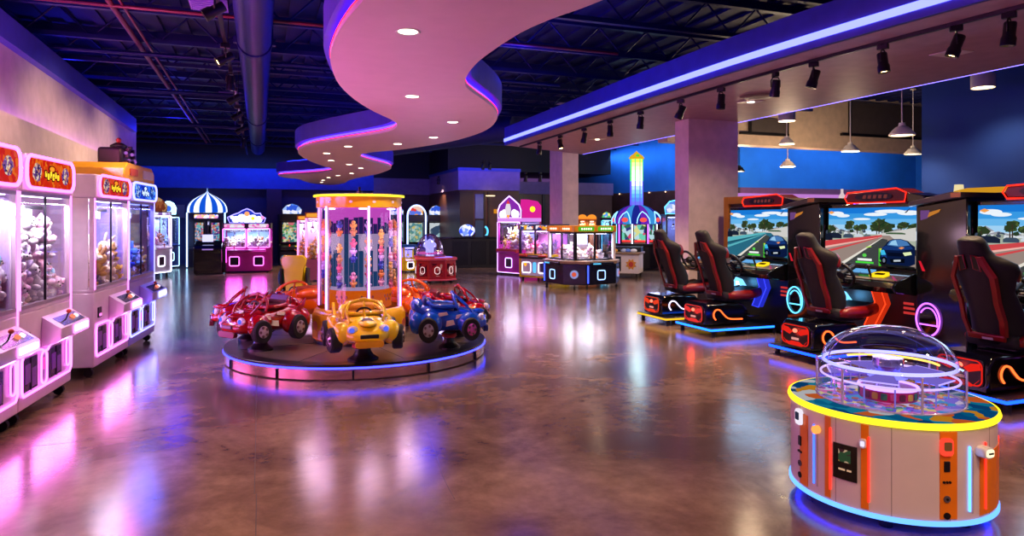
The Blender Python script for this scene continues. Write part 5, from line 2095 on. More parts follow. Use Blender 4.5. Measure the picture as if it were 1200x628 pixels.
def screen_picture(b, W, z0, z1, tint, x=-.021):
    """the driving game on the screen: s runs left to right for the player, t upwards"""
    H = z1 - z0
    L = [0]

    def P(pts, c, s=1.0):
        L[0] += 1
        b.m(em('scr_%d_%d_%d' % c, c, s))
        pts = [(min(max(s_, 0), 1), min(max(t_, 0), 1)) for s_, t_ in pts]
        b.f([b.v((x - .0004 * L[0], W / 2 - s_ * W, z0 + t_ * H)) for s_, t_ in pts])
    road, kerb, side = tint
    for i, c in enumerate(((24, 120, 214), (56, 152, 226), (104, 182, 236), (160, 208, 242), (206, 228, 244))):
        P([(0, 1 - i * .1), (1, 1 - i * .1), (1, .5), (0, .5)], c)
    random.seed(11)
    for cx, cy, rx, ry in ((.1, .9, .09, .04), (.18, .86, .08, .03), (.55, .88, .13, .03), (.7, .93, .16, .03), (.9, .9, .12, .04), (.4, .8, .1, .02)):
        P(circ(cx, cy, rx, ry, 14), (236, 244, 252))
    for s_, h_, w_ in ((.06, .2, .14), (.16, .12, .2), (.3, .1, .2), (.8, .14, .25), (.95, .16, .2)):      # houses
        P([(s_ - w_ / 2, .45), (s_ + w_ / 2, .45), (s_ + w_ / 2, .5 + h_ * .6), (s_, .5 + h_), (s_ - w_ / 2, .5 + h_ * .6)], (214, 220, 226))
        P([(s_ - w_ / 2, .5 + h_ * .6), (s_ + w_ / 2, .5 + h_ * .6), (s_, .5 + h_)], (150, 150, 160))
    for s_, t_, r in ((.03, .62, .06), (.25, .66, .045), (.27, .72, .05), (.36, .64, .05), (.42, .66, .045), (.58, .66, .08), (.64, .7, .09), (.7, .66, .07), (.61, .74, .06), (.84, .68, .045), (.87, .7, .05), (.97, .66, .06)):
        for q in range(5):
            P([(s_ + r * random.uniform(.5, 1) * math.cos(a) + random.uniform(-.5, .5) * r, t_ + r * random.uniform(.7, 1.3) * math.sin(a)) for a in [2 * PI * k / 9 for k in range(9)]], ((40, 66, 34), (58, 84, 40), (30, 50, 30), (76, 96, 50), (46, 60, 36))[q])
        P([(s_ - .006, .5), (s_ + .006, .5), (s_ + .004, t_), (s_ - .004, t_)], (60, 46, 34))
    for q in range(34):
        s_, r = random.uniform(0, 1), random.uniform(.008, .03)
        t_ = .5 + random.uniform(.0, .09)
        P([(s_ + r * random.uniform(.6, 1.2) * math.cos(a), t_ + 1.6 * r * random.uniform(.6, 1.2) * math.sin(a)) for a in [2 * PI * k / 7 for k in range(7)]], random.choice(((40, 60, 40), (90, 110, 100), (150, 160, 150), (60, 70, 90), (30, 44, 34), (200, 206, 204))))
    P([(0, .52), (1, .55), (1, .3), (0, .3)], (168, 176, 160))
    P([(.6, .54), (1, .66), (1, .44), (.66, .44)], (206, 204, 200))
    for s_, t_, w_, h_, c in ((.1, .5, .2, .1, (26, 34, 54)), (.28, .5, .12, .07, (60, 76, 96)), (.4, .51, .1, .05, (200, 210, 220)), (.5, .51, .08, .04, (90, 110, 120)), (.02, .47, .14, .12, (20, 26, 44)), (.8, .56, .2, .03, (60, 90, 60))):
        P([(s_ - w_ / 2, t_ - h_ / 2), (s_ + w_ / 2, t_ - h_ / 2), (s_ + w_ / 2, t_ + h_ * .1), (s_ + w_ * .3, t_ + h_ / 2), (s_ - w_ * .3, t_ + h_ / 2), (s_ - w_ / 2, t_ + h_ * .1)], c)
    P([(0, .36), (.66, .52), (.74, .52), (1, .2), (1, 0), (0, 0)], road)
    P([(0, .4), (.66, .53), (.66, .50), (0, .3)], kerb)
    P([(0, .3), (.66, .50), (.66, .495), (0, .26)], side)
    P([(0, .22), (.62, .485), (.62, .475), (0, .17)], kerb)
    P([(.18, 0), (.66, .48), (.67, .48), (.24, 0)], (226, 220, 208))
    P([(.24, 0), (.66, .47), (.72, .45), (.7, 0)], (62, 66, 66))
    for q in range(14):
        u = q / 14
        P([(.3 + .37 * u, .02 + .43 * u), (.36 + .32 * u, .02 + .43 * u), (.365 + .32 * u, .03 + .43 * u), (.305 + .37 * u, .03 + .43 * u)], (74, 78, 78))
    P([(.64, .3), (.665, .3), (.71, 0), (.67, 0)], (214, 224, 60))
    P([(.63, .3), (.64, .3), (.66, 0), (.63, 0)], (70, 190, 50))
    # the rival car ahead on the right
    P([(.63, .08), (1, .02), (1, .0), (.66, 0)], (24, 26, 28))
    P([(.64, .12), (.65, .24), (.67, .32), (.70, .36), (.73, .43), (.78, .465), (.86, .47), (.93, .44), (.97, .38), (1, .35), (1, .07), (.95, .03), (.74, .04), (.67, .07)], (10, 24, 62))
    P([(.72, .36), (.75, .43), (.79, .455), (.86, .46), (.92, .43), (.95, .37), (.84, .34)], (70, 120, 180))
    P([(.74, .37), (.77, .43), (.81, .45), (.83, .36)], (150, 200, 236))
    P([(.66, .31), (.71, .35), (.85, .335), (.96, .36), (.98, .31), (.84, .28), (.7, .28)], (20, 52, 116))
    P([(.65, .27), (.69, .28), (.71, .2), (.66, .19)], (60, 190, 236))
    P([(.66, .19), (.71, .2), (.72, .15), (.67, .14)], (24, 60, 130))
    P([(.72, .24), (.86, .24), (.96, .27), (.97, .22), (.86, .18), (.73, .18)], (6, 12, 34))
    P([(.88, .245), (.96, .265), (.97, .22), (.9, .195)], (222, 236, 180))
    P([(.75, .13), (.9, .15), (.9, .08), (.76, .07)], (4, 8, 18))
    P([(.79, .12), (.86, .13), (.86, .1), (.79, .09)], (190, 200, 210))
    P(circ(.69, .1, .03, .07, 14), (8, 8, 12))
    P(circ(.69, .1, .014, .035, 12), (110, 120, 140))
    P([(.84, .32), (.87, .34), (.9, .33), (.87, .3)], (240, 150, 90))
    # head-up bars
    P([(.38, .03), (.58, .03), (.58, .06), (.38, .06)], (70, 220, 60))
    P([(.4, .075), (.56, .075), (.56, .115), (.4, .115)], (236, 240, 236))
    P(circ(.48, .17, .024, .03, 14), (90, 210, 80))
    P([(.5, .3), (.56, .32), (.55, .335), (.5, .315)], (170, 230, 60))
    P([(.05, .92), (.09, .95), (.13, .92), (.09, .89)], (244, 160, 80))
    P([(.9, .9), (.95, .97), (.96, .97), (.92, .9)], (50, 60, 80))


def seat_parts(t, dx=0, dy=0, dz=0):
    T = Matrix.Translation((-.70 + dx, dy, .50 + dz)) @ Matrix.Rotation(-.33, 4, 'Y')
    prof = [(-.02, .18, .03), (.05, .22, .10), (.15, .225, .13), (.28, .215, .12), (.4, .21, .09), (.5, .24, .1), (.58, .275, .12), (.64, .27, .11), (.69, .21, .08), (.73, .15, .05), (.78, .125, .04), (.85, .115, .03), (.885, .10, .02), (.9, .07, .015)]
    secs = []
    for z, hw, bol in prof:
        ring = []
        n = 20
        for i in range(n):
            a = 2 * PI * i / n
            y = hw * math.copysign(abs(math.cos(a)) ** .7, math.cos(a))
            xx = .055 * math.copysign(abs(math.sin(a)) ** .7, math.sin(a))
            xx += bol * abs(y / hw) ** 2.2
            ring.append((xx, y, z))
        secs.append(ring)
    b = MB(FAB).tf(T)
    b.loft(secs)
    b.m(pm('seat_shell', (34, 28, 34), .4))
    b.build('backrest', t)
    for sy in (-1, 1):
        b = MB(REDM).tf(T)
        pts = [(.06, .13), (.2, .15), (.36, .14), (.48, .15), (.58, .155), (.68, .11), (.76, .08)]
        b.loft([[(-.056, sy * (y - .012), z), (-.072, sy * (y - .008), z), (-.066, sy * (y + .03), z), (-.042, sy * (y + .042), z)] for z, y in pts], smooth=False)
        b.build('back_stripe', t)
        b = MB(BLACK).tf(T)
        b.prism([(sy * .03, .66), (sy * .085, .64), (sy * .075, .76), (sy * .035, .77)], 'x', -.066, -.05)
        b.m(REDN if False else REDM)
        b.tube([(-.064, sy * .03, .655), (-.064, sy * .088, .635), (-.064, sy * .078, .765), (-.064, sy * .034, .775)], .007, 6, closed=True)
        b.build('harness_slot', t)
        b = MB(REDM).tf(T)
        b.sph((.13, sy * .235, .56), (.05, .02, .08), 10, 8)
        b.build('shoulder_pad', t)
    b = MB(REDM).tf(T)
    b.box(-.075, -.05, -.16, .16, .02, .075, .01)
    b.m(pm('seat_tag', (200, 190, 196), .4))
    b.box(-.078, -.075, -.06, .03, .03, .05)
    b.build('back_badge', t)
    T = Matrix.Translation((dx, dy, dz))
    b = MB(FAB).tf(T)
    b.loft([[(x, y * s_, z) for y, z in rrect(0, zc, .46, .12, .05)] for x, zc, s_ in ((-.74, .50, .9), (-.66, .49, 1), (-.45, .49, 1), (-.25, .51, 1), (-.16, .53, .95), (-.13, .52, .85))])
    b.build('cushion', t)
    for sy in (-1, 1):
        b = MB(REDM).tf(T)
        b.loft([[(x, sy * .215 + y, zc + z) for y, z in circ(0, 0, r, r * 1.1, 10)] for x, zc, r in ((-.7, .5, .03), (-.6, .51, .055), (-.35, .51, .06), (-.2, .54, .055), (-.14, .53, .03))])
        b.build('side_bolster', t)
    b = MB(DARK).tf(T)
    b.box(-.66, -.3, -.17, .17, .41, .455, .01)
    b.build('seat_rail', t)


def racer(label, v, colr, ledc, tint, full=True, dx=0.0, podc=(255, 40, 30), ringc=None, barc=None, hookc=ORANGEN, group='racing machines'):
    t = thing('racing_machine', label, 'racing game', (6.49 + dx, v, 0), 0, group)
    # motion base with glowing edge
    b = MB(BLACK)
    b.prism([(-1.10, -.385), (.02, -.385), (.02, .385), (-1.10, .385)], 'z', .07, .115, .006)
    b.build('floor_plate', t)
    b = MB(ledc)
    b.box(-1.107, -1.1, -.385, .385, .08, .105)
    for sy in (-1, 1):
        b.box(-1.107, -.1, sy * .388 - .004, sy * .388 + .004, .08, .105)
    b.build('edge_light', t)
    for sx in (-1.03, -.5, -.06):
        for sy in (-1, 1):
            b = MB(RUBBER)
            b.cyl((sx, sy * .34, 0), (sx, sy * .34, .07), .028, seg=10)
            b.build('foot', t)
    b = MB(BLACKG)
    b.prism([(-1.085, .13), (-.42, .13), (-.4, .3), (-.5, .4), (-1.02, .41), (-1.085, .34)], 'y', -.235, .235, .02)
    b.build('seat_pod', t)
    # lit tail panel
    b = MB(BLACK)
    b.prism(rrect(0, .27, .40, .22, .04), 'x', -1.095, -1.082)
    p_ = b.build('tail_panel', t)
    b = MB(em('tail_%d%d%d' % podc, podc, .8))
    b.prism([(-.17, .22), (-.12, .17), (-.06, .2), (.06, .2), (.12, .17), (.17, .22), (.15, .2), (.1, .155), (-.1, .155), (-.15, .2)], 'x', -1.103, -1.095)
    b.prism([(-.18, .3), (-.08, .27), (-.04, .3), (-.1, .34), (-.17, .35)], 'x', -1.103, -1.095)
    b.prism([(.18, .3), (.08, .27), (.04, .3), (.1, .34), (.17, .35)], 'x', -1.103, -1.095)
    b.tube([(-1.1, y, z) for y, z in rrect(0, .27, .38, .2, .05)], .006, 6, closed=True)
    b.m(em('tail_core', (255, 90, 70), 4))
    b.prism(circ(0, .315, .03, .022, 12), 'x', -1.106, -1.095)
    b.m(em('tail_plate', (255, 170, 160), .8))
    b.box(-1.103, -1.095, -.05, .05, .215, .24)
    b.build('tail_lights', p_)
    for sy in (-1, 1):
        b = MB(hookc)
        yy = sy * .243
        pts = [(-.92, .2), (-.95, .24), (-.95, .29), (-.91, .33), (-.85, .32), (-.8, .27), (-.74, .22), (-.66, .2), (-.5, .195)]
        b.tube([(x, yy, z) for x, z in catmull(pts, 4, False)], .009, 6)
        b.build('hook_light', t)
    seat_parts(t)
    # dash and wheel
    hw = .62 if full else .31
    b = MB(BLACKG)
    b.prism([(-.42, .80), (-.36, .74), (-.02, .70), (.06, .74), (.06, .97), (-.06, .95), (-.38, .85)], 'y', -hw, hw, .015)
    ds = b.build('dashboard', t)
    b = MB(BLACK)
    TW = Matrix.Translation((-.45, 0, .90)) @ Matrix.Rotation(PI / 2 - .45, 4, 'Y')
    b.tf(TW)
    b.tube([(.145 * math.cos(q), .16 * math.sin(q), 0) for q in [2 * PI * i / 24 for i in range(24)]], .018, 8, closed=True)
    b.m(DARK)
    for q in (PI / 2, -PI / 2, 0):
        b.cyl((.02 * math.cos(q), .02 * math.sin(q), .01), (.14 * math.cos(q), .15 * math.sin(q), 0), .013, seg=6)
    b.lathe([(0, -.02), (.05, -.02), (.05, .02), (0, .02)], 16)
    b.cyl((0, 0, 0), (0, 0, .2), .03, seg=10)
    b.tf()
    b.build('steering_wheel', t)
    b = MB(BLACK)
    b.cyl((-.25, -.22, .86), (-.3, -.22, .98), .012, seg=8)
    b.sph((-.3, -.22, 1.0), .025, 10, 8)
    b.build('gear_lever', t)
    sl = math.atan2(.10, .32)
    TD = Matrix.Translation((-.2, 0, .905)) @ Matrix.Rotation(-sl, 4, 'Y')
    b = MB(em('badge_yellow', (255, 210, 30), 1.3)).tf(TD)
    b.prism([(-.07, -.38), (.0, -.4), (.07, -.34), (.08, -.24), (.04, -.17), (-.05, -.18), (-.08, -.26)], 'z', .004, .014)
    b.m(em('badge_dark', (70, 40, 10), .3))
    b.prism(rrect(0, -.28, .05, .12, .02), 'z', .014, .018)
    b.build('lit_badge', ds)
    b = MB(em('dash_screen', (110, 180, 240), .9)).tf(TD)
    b.box(.03, .12, .02, .2, .0, .012)
    b.box(.03, .12, -.13, .0, .0, .012)
    b.m(pm('dash_gold', (120, 90, 40), .3, .5))
    b.box(-.15, -.1, -hw + .04, hw - .04, .0, .008)
    b.build('dash_panel', ds)
    if not full:
        b = MB(BLACKG)
        b.box(-.1, .06, -.3, .3, .1, .72, .02)
        b.build('console_leg', t)
        return t
    b = MB(pm('dash_art', (60, 40, 50), .3)).tf(TD)
    b.box(-.14, .0, -.60, -.42, .0, .006)
    b.m(em('dash_pink', (230, 90, 150), .5))
    b.prism([(-.12, -.59), (-.02, -.46), (-.01, -.44), (-.06, -.48), (-.13, -.56)], 'z', .006, .01)
    b.build('dash_art', ds)
    # footwell
    b = MB(BLACK)
    b.box(-.02, .46, -.62, .62, .02, .98, .01)
    b.build('cabinet', t)
    b = MB(em('foot_cyan', (120, 205, 255), 1.6))
    b.prism([(.26, .48), (.46, .5), (.52, .6), (.46, .68), (.34, .66), (.24, .56)], 'x', -.06, -.02, .012)
    b.m(em('foot_white', (210, 240, 255), 2.0))
    b.prism([(.34, .54), (.44, .56), (.44, .63), (.38, .63)], 'x', -.066, -.06)
    b.build('footwell_light', t)
    b = MB(em('leg_bar_%d%d%d' % barc, barc, .55))
    prev = [(-.30, .73), (-.17, .73), (-.215, .61), (-.075, .34), (-.20, .33), (-.35, .60)]
    b.prism(prev, 'x', -.2, -.12, .006)
    b.m(em('leg_edge_%d%d%d' % barc, barc, 2.2))
    b.tube([(-.203, y, z) for y, z in prev], .006, 6, closed=True)
    b.build('leg_bar', t)
    b = MB(em('side_ink', (230, 60, 60), .7))
    for k in range(3):
        b.box(-.026, -.02, -.56 + .01 * k, -.42, .5 + .05 * k, .525 + .05 * k)
    b.build('side_print', t)
    for sy in (-1, 1):
        b = MB(CHROME)
        b.box(-.3, -.12, sy * .1 - .035, sy * .1 + .035, .19, .21, .005)
        b.build('pedal', t)
    # monitor
    b = MB(BLACKG)
    b.box(-.02, .06, -.635, .635, .955, 1.685, .012)
    mo = b.build('monitor', t)
    b = MB()
    screen_picture(b, 1.214, .995, 1.643, tint)
    b.build('screen', mo, recalc=False)
    # header
    b = MB(pm('header_dark_red', (90, 10, 16), .3))
    hexp = [(.36, 1.70), (.40, 1.76), (.36, 1.82), (-.30, 1.85), (-.42, 1.80), (-.40, 1.70)]
    b.prism(hexp, 'x', .02, .3, .02)
    hd = b.build('header', t)
    b = MB(em('head_red', (255, 40, 24), 2.2))
    b.tube([(.012, y, z) for y, z in hexp], .008, 6, closed=True)
    b.m(BLACK)
    b.prism(circ(0, 1.765, .25, .05, 24), 'x', .008, .02)
    b.m(em('head_print', (150, 70, 70), .5))
    for k in range(5):
        b.prism([(.14 - k * .07, 1.745), (.1 - k * .07, 1.745), (.09 - k * .07, 1.785), (.13 - k * .07, 1.785)], 'x', .004, .008)
    b.build('header_light', hd)
    b = MB(BLACKG)
    b.prism([(-.42, 1.69), (-.42, 1.80), (-.62, 1.76), (-.64, 1.69)], 'x', .02, .36, .01)
    b.build('header_wing', t)
    # side pylon
    b = MB(BLACKG)
    b.prism([(-.645, 0), (-1.19, 0), (-1.19, 1.72), (-.645, 1.64)], 'x', -.12, .42, .012)
    py = b.build('side_pylon', t)
    b = MB(CARB)
    b.prism([(-.64, 1.64), (-1.2, 1.72), (-1.2, 1.77), (-1.1, 1.775), (-.64, 1.69)], 'x', -.22, .45, .008)
    b.m(pm('carbon_edge', (140, 96, 60), .3, .5))
    b.box(-.225, -.215, -1.2, -1.1, 1.72, 1.765)
    b.build('carbon_cap', py)
    b = MB(em('pylon_art', (170, 110, 200), .35))
    b.prism([(-.7, 1.5), (-.78, 1.52), (-.8, 1.6), (-.7, 1.6)], 'x', -.126, -.12)
    b.build('pylon_decal', py)
    b = MB(em('pylon_art2', (240, 150, 60), .6))
    b.prism([(-.78, 1.53), (-.9, 1.58), (-.92, 1.61), (-.8, 1.58)], 'x', -.128, -.12)
    b.build('pylon_stripe', py)
    b = MB(em('pylon_red', (220, 30, 50), .9))
    b.prism([(-.68, 1.08), (-.7, 1.08), (-.75, .98), (-.72, .98)], 'x', -.126, -.12)
    b.build('pylon_mark', py)
    b = MB(ringc)
    b.tube([(-.135, -.79 + .13 * math.cos(q), .49 + .165 * math.sin(q)) for q in [2 * PI * i / 28 for i in range(28)]], .008, 8, closed=True)
    b.tube([(-.13, -.79 + .10 * math.cos(q), .47 + .14 * math.sin(q)) for q in [PI * .2 + PI * .9 * i / 14 for i in range(15)]], .006, 6)
    b.box(-.13, -.12, -.89, -.69, .43, .442)
    b.build('ring_light', t)
    return t


BASEB = em('base_blue', (14, 56, 255), 7)
BASEC = em('base_cyan', (22, 92, 255), 6)
BASEY = em('base_amber', (255, 190, 40), 1.3)
T1 = ((40, 104, 128), (90, 180, 190), (30, 80, 100))
T2 = ((150, 132, 124), (206, 70, 74), (236, 180, 170))
racer('racing game nearest the right edge, its big screen cut off', 3.995, None, BASEB, T2, ringc=PURPN, barc=(255, 50, 20))
racer('middle racing game with red leg bar and purple ring light', 5.83, None, BASEB, T2, ringc=PURPN, barc=(255, 60, 24))
racer('racing game with blue leg bar, glowing blue base and teal road on its screen', 7.67, None, BASEC, T1, ringc=CYANN, barc=(50, 60, 255), podc=(255, 60, 60))
racer('racing seat on a yellow-edged base without a big screen, by the wide pale column', 8.70, None, BASEY, T1, full=False, dx=.0, hookc=em('hook_pale', (220, 210, 255), 2.5), podc=(255, 70, 40))
for v in (3.995, 5.83, 7.67):
    light('AREA', (6.40, v, 1.32), 9, (170, 200, 235), (5, v, 1.2), 1.2, .65, name='screen_glow')
    light('POINT', (6.3, v + .3, .62), 2.2, (100, 190, 255), size=.06, name='footwell_glow')
    light('POINT', (5.36, v, .3), 1.0, (255, 60, 40), size=.05, name='tail_glow')

# gold framed cabinet behind the column
t = thing('framed_cabinet', 'dark cabinet with a wide gold frame between the column and the blue racing screen', 'cabinet', (7.2, 8.85, 0))
GOLD = pm('gold_frame', (176, 120, 40), .3, .5)
b = MB(pm('cabinet_maroon', (56, 24, 22), .4))
b.box(.03, .5, -.5, .5, .05, 1.86, .01)
b.build('body', t)
b = MB(GOLD)
for y0, y1, z0, z1 in ((.40, .52, .05, 1.88), (-.52, -.40, .05, 1.88), (-.40, .40, 1.76, 1.88), (-.40, .40, .8, .9)):
    b.box(-.02, .06, y0, y1, z0, z1, .008)
b.build('frame', t)
b = MB(BLACK)
b.box(.0, .5, -.5, .5, 0, .05)
b.build('plinth', t)

# things standing behind the racing row
t = thing('overhead_bar', 'long yellow and green overhead light bar behind the nearest racing screen', 'light bar', (7.9, 5.6, 0))
b = MB(em('bar_amber', (240, 170, 40), .7))
b.prism([(-1.3, 1.82), (.15, 1.82), (.28, 1.80), (.28, 1.85), (.12, 1.88), (-1.3, 1.88)], 'x', -.06, .1, .01)
b.build('amber_bar', t)
b = MB(em('bar_green', (50, 190, 70), .6))
b.prism([(.05, 1.77), (.5, 1.75), (.5, 1.78), (.36, 1.83), (.18, 1.83)], 'x', -.09, .12, .01)
b.build('green_bar', t)
b = MB(em('beacon_cream', (250, 230, 170), .9))
b.prism([(.22, 1.83), (.30, 1.83), (.29, 1.93), (.23, 1.93)], 'x', -.04, .05, .01)
b.build('beacon', t)
for yy in (-1.0, .3):
    b = MB(BLACK)
    b.cyl((0, yy, 0), (0, yy, 1.8), .04, seg=10)
    b.build('post', t)
t = thing('blue_topper', 'rear machine with round white-blue glowing topper seen over the middle screen', 'arcade cabinet', (8.1, 7.1, 0))
b = MB(BLACKG)
b.box(-.1, .5, -.5, .5, .02, 1.6, .02)
b.build('cabinet', t)
b = MB(em('topper_bluewhite', (190, 220, 255), 1.4))
b.prism(rrect(.1, 1.69, .42, .14, .06), 'x', -.12, -.06)
b.m(em('topper_blue', (60, 110, 240), 1.2))
b.tube([(-.12, y, z) for y, z in rrect(.1, 1.69, .46, .18, .07)], .012, 6, closed=True)
b.build('topper_sign', t)
t = thing('bottle_topper', 'rear machine topped by a pale bottle shape, seen left of the middle racing screen', 'arcade cabinet', (8.4, 8.0, 0))
b = MB(BLACKG)
b.box(-.1, .5, -.45, .45, .02, 1.72, .02)
b.build('cabinet', t)
b = MB(em('bottle_pale', (240, 215, 220), .8))
b.lathe([(.05, 1.74), (.05, 1.86), (.02, 1.92), (.02, 1.98), (0, 1.98)], 12, (0, .1, 0))
b.build('bottle', t)
b = MB(BLUEN)
b.lathe([(.2, 1.72), (.18, 1.76), (0, 1.78)], 20, (0, .1, 0))
b.build('blue_lamp', t)
b = MB(em('back_glow_pink', (200, 130, 220), .9))
b.box(-2.2, 2.2, -.04, .049, 2.08, 2.32)
# glowing band stands in for purple light on the far wall
o = solo(b, 'lit_wall_band', 'long mauve band of painted light low on the wall of the right bay', 'painted light', (15.8, 17.05, 0))

# ================================================================== ROUND TABLE GAME, FRONT RIGHT
QX, QZ = 2.028, 3.684
QL = (QX * CT + QZ * ST, QZ * CT - QX * ST)
QR = .485
t = thing('round_table_game', 'white round table game with yellow glowing rim and clear dome, front right', 'arcade table', (QL[0], QL[1], 0), -TH)


def qphi(px):
    return min(((abs((QX + QR * math.sin(f)) / (QZ - QR * math.cos(f)) - (px - 600) / 800), f) for f in [-1.5 + 3 * i / 600 for i in range(601)]))[1]


def qpt(px, py):
    f = qphi(px)
    return f, EYE - (py - HOR) * (QZ - QR * math.cos(f)) / 800


def curved(b, f0, f1, z0, z1, r0, r1, n=6):
    """panel that follows the drum between two angles"""
    secs = []
    for i in range(n + 1):
        f = f0 + (f1 - f0) * i / n
        s_, c_ = math.sin(f), -math.cos(f)
        secs.append([(r0 * s_, r0 * c_, z0), (r1 * s_, r1 * c_, z0), (r1 * s_, r1 * c_, z1), (r0 * s_, r0 * c_, z1)])
    b.loft(secs, smooth=False)


b = MB(pm('table_white', (226, 208, 208), .3, coat=.3, noise=.02))
b.lathe([(0, .07), (QR, .07), (QR, .515), (0, .515)], 96)
for k in range(12):
    f = k * PI / 6 + .05
    b.m(pm('panel_seam', (150, 130, 132), .5))
    curved(b, f, f + .006, .09, .51, QR - .001, QR + .0006, 1)
b.build('cabinet', t)
b = MB(art('table_art', [(10, 110, 160), (20, 140, 180), (10, 90, 150), (240, 160, 40), (230, 230, 235), (30, 150, 190), (240, 110, 50), (12, 80, 140), (15, 120, 170)], 11, .5))
b.lathe([(.35, .545), (.488, .545)], 96)
b.m(art('table_art_inner', [(190, 170, 245), (240, 225, 250), (120, 110, 230), (240, 130, 200), (90, 170, 230), (250, 230, 150), (150, 130, 240)], 13, .7))
b.lathe([(0, .545), (.35, .545)], 64)
b.build('table_top', t)
b = MB(em('rim_yellow', (255, 232, 40), 1.7))
b.lathe([(QR, .513), (.497, .516), (.502, .528), (.497, .544), (.486, .546)], 96)
b.build('rim_light', t)
b = MB(em('foot_ring', (90, 150, 255), 2.4))
b.lathe([(QR, .062), (.494, .066), (.494, .084), (QR, .088)], 96)
b.build('base_light', t)
b = MB(em('under_glow', (20, 40, 255), 10))
b.lathe([(.44, .055), (.46, .058), (.44, .062)], 64)
b.build('under_light', t)
for k in range(6):
    a = k * PI / 3
    b = MB(RUBBER)
    b.cyl((.38 * math.cos(a), .38 * math.sin(a), 0), (.38 * math.cos(a), .38 * math.sin(a), .07), .03, seg=12)
    b.build('foot', t)
OST = pm('strip_orange', (244, 130, 16), .35)
for (pa, pb, ya, yb, back) in ((933, 947, 484, 568, 0), (967, 973.5, 485, 587, 0), (1009, 1018, 494, 603, 0), (1101, 1121, 503, 616, 0), (1148, 1155.5, 501, 611, 0)):
    f0, f1 = qphi(pa), qphi(pb)
    z1, z0 = qpt((pa + pb) / 2, ya)[1], qpt((pa + pb) / 2, yb)[1]
    b = MB(OST)
    curved(b, f0, f1, max(z0, .1), min(z1, .508), QR - .001, QR + .004)
    b.build('orange_strip', t)
for (p, ya, yb, mt, nm) in ((973.5, 501, 573, REDN, 'red_light_bar'), (1018, 512, 588, REDN, 'red_light_bar'), (1154, 518, 596, REDN, 'red_light_bar'), (954.5, 497, 566, em('bar_blue_dots', (70, 110, 255), 2.2), 'blue_light_bar'), (1135.5, 523, 599, em('bar_blue_bright', (80, 160, 255), 3.5), 'blue_light_bar'), (1168.5, 510, 535, REDN, 'red_light_bar')):
    f, z1 = qpt(p, ya)
    z0 = qpt(p, yb)[1]
    b = MB(mt)
    curved(b, f - .007, f + .007, z0, z1, QR, QR + .008, 1)
    b.build(nm, t)
    if nm == 'blue_light_bar':
        b = MB(pm('bar_channel', (190, 170, 172), .4))
        curved(b, f + .035, f + .05, z0 - .01, z1 - .02, QR, QR + .004, 1)
        b.build('bar_channel', t)
for (pa, pb, ya, yb) in ((977, 1005, 521, 562), (1158, 1168, 531, 571)):
    f0, f1 = qphi(pa), qphi(pb)
    z1, z0 = qpt((pa + pb) / 2, ya)[1], qpt((pa + pb) / 2, yb)[1]
    b = MB(BLACKG)
    curved(b, f0, f1, z0, z1, QR - .001, QR + .007)
    p_ = b.build('ticket_panel', t)
    fm, fw, zh = (f0 + f1) / 2, (f1 - f0), z1 - z0
    b = MB(art('ticket_art', [(150, 60, 50), (210, 150, 60), (80, 40, 50), (240, 200, 160), (60, 90, 60)], 26, .5))
    curved(b, fm - fw * .25, fm + fw * .25, z0 + zh * .5, z0 + zh * .86, QR + .006, QR + .009)
    b.m(em('ticket_print', (240, 190, 150), .7))
    curved(b, fm - fw * .25, fm + fw * .02, z0 + zh * .26, z0 + zh * .31, QR + .006, QR + .009)
    curved(b, fm + fw * .1, fm + fw * .28, z0 + zh * .26, z0 + zh * .31, QR + .006, QR + .009)
    b.build('panel_print', p_)


def on_drum(px, py):
    f, z = qpt(px, py)
    return Matrix.Translation(((QR) * math.sin(f), -QR * math.cos(f), z)) @ Matrix.Rotation(f, 4, 'Z')


# round glowing buttons and coin mechanisms (local -y points out of the drum)
for px, py in ((959, 503),):
    b = MB(em('knob_amber', (255, 150, 70), 1.6)).tf(on_drum(px, py))
    b.prism(rrect(0, 0, .035, .04, .015), 'y', -.03, 0, .004)
    b.build('lit_button', t)
b = MB(WHITEG).tf(on_drum(1144, 528))
b.prism(rrect(.02, .0, .06, .05, .015), 'y', -.05, 0, .006)
b.m(em('cube_cream', (255, 235, 190), 1.4))
b.prism(rrect(.02, .0, .045, .035, .01), 'y', -.056, -.05)
b.m(BLACK)
b.box(.005, .035, -.059, -.056, -.004, .004)
b.build('push_button', t)
b = MB(WHITEG).tf(on_drum(1012, 519))
b.prism(rrect(0, 0, .03, .045, .01), 'y', -.018, 0, .004)
b.m(em('coin_white', (230, 220, 255), 1.2))
b.prism(rrect(0, .0, .018, .025, .005), 'y', -.022, -.018)
b.build('coin_slot', t)
for (px, py, mt, c2) in ((937, 488, em('accept_white', (235, 225, 240), 1.1), (60, 60, 90)), (1108, 523, em('accept_red', (255, 70, 50), 1.2), (150, 90, 50))):
    b = MB(mt).tf(on_drum(px, py))
    b.prism(rrect(0, 0, .055, .08, .012), 'y', -.02, 0, .005)
    b.m(em('accept_core', c2, .5))
    b.prism(rrect(0, .005, .035, .04, .006), 'y', -.024, -.02)
    b.build('bill_acceptor', t)
for (px, y0, y1) in ((938, 515, 560), (1109, 545, 610)):
    for k in range(4):
        py = y0 + (y1 - y0) * k / 3.3
        b = MB([BLACK, DARK, pm('plate_grey', (90, 80, 90), .4), DARK][k]).tf(on_drum(px, py))
        if k == 0:
            b.box(-.014, .014, -.01, 0, -.03, .02, .003)
        elif k == 1:
            for q in (-1, 0, 1):
                b.prism(circ(q * .014, 0, .006, n=10), 'y', -.009, 0)
        else:
            b.prism(circ(0, 0, .016, n=14), 'y', -.009, 0)
            b.m(BLACK)
            b.prism(circ(0, 0, .006, n=8), 'y', -.012, -.009)
        b.build('coin_lock', t)
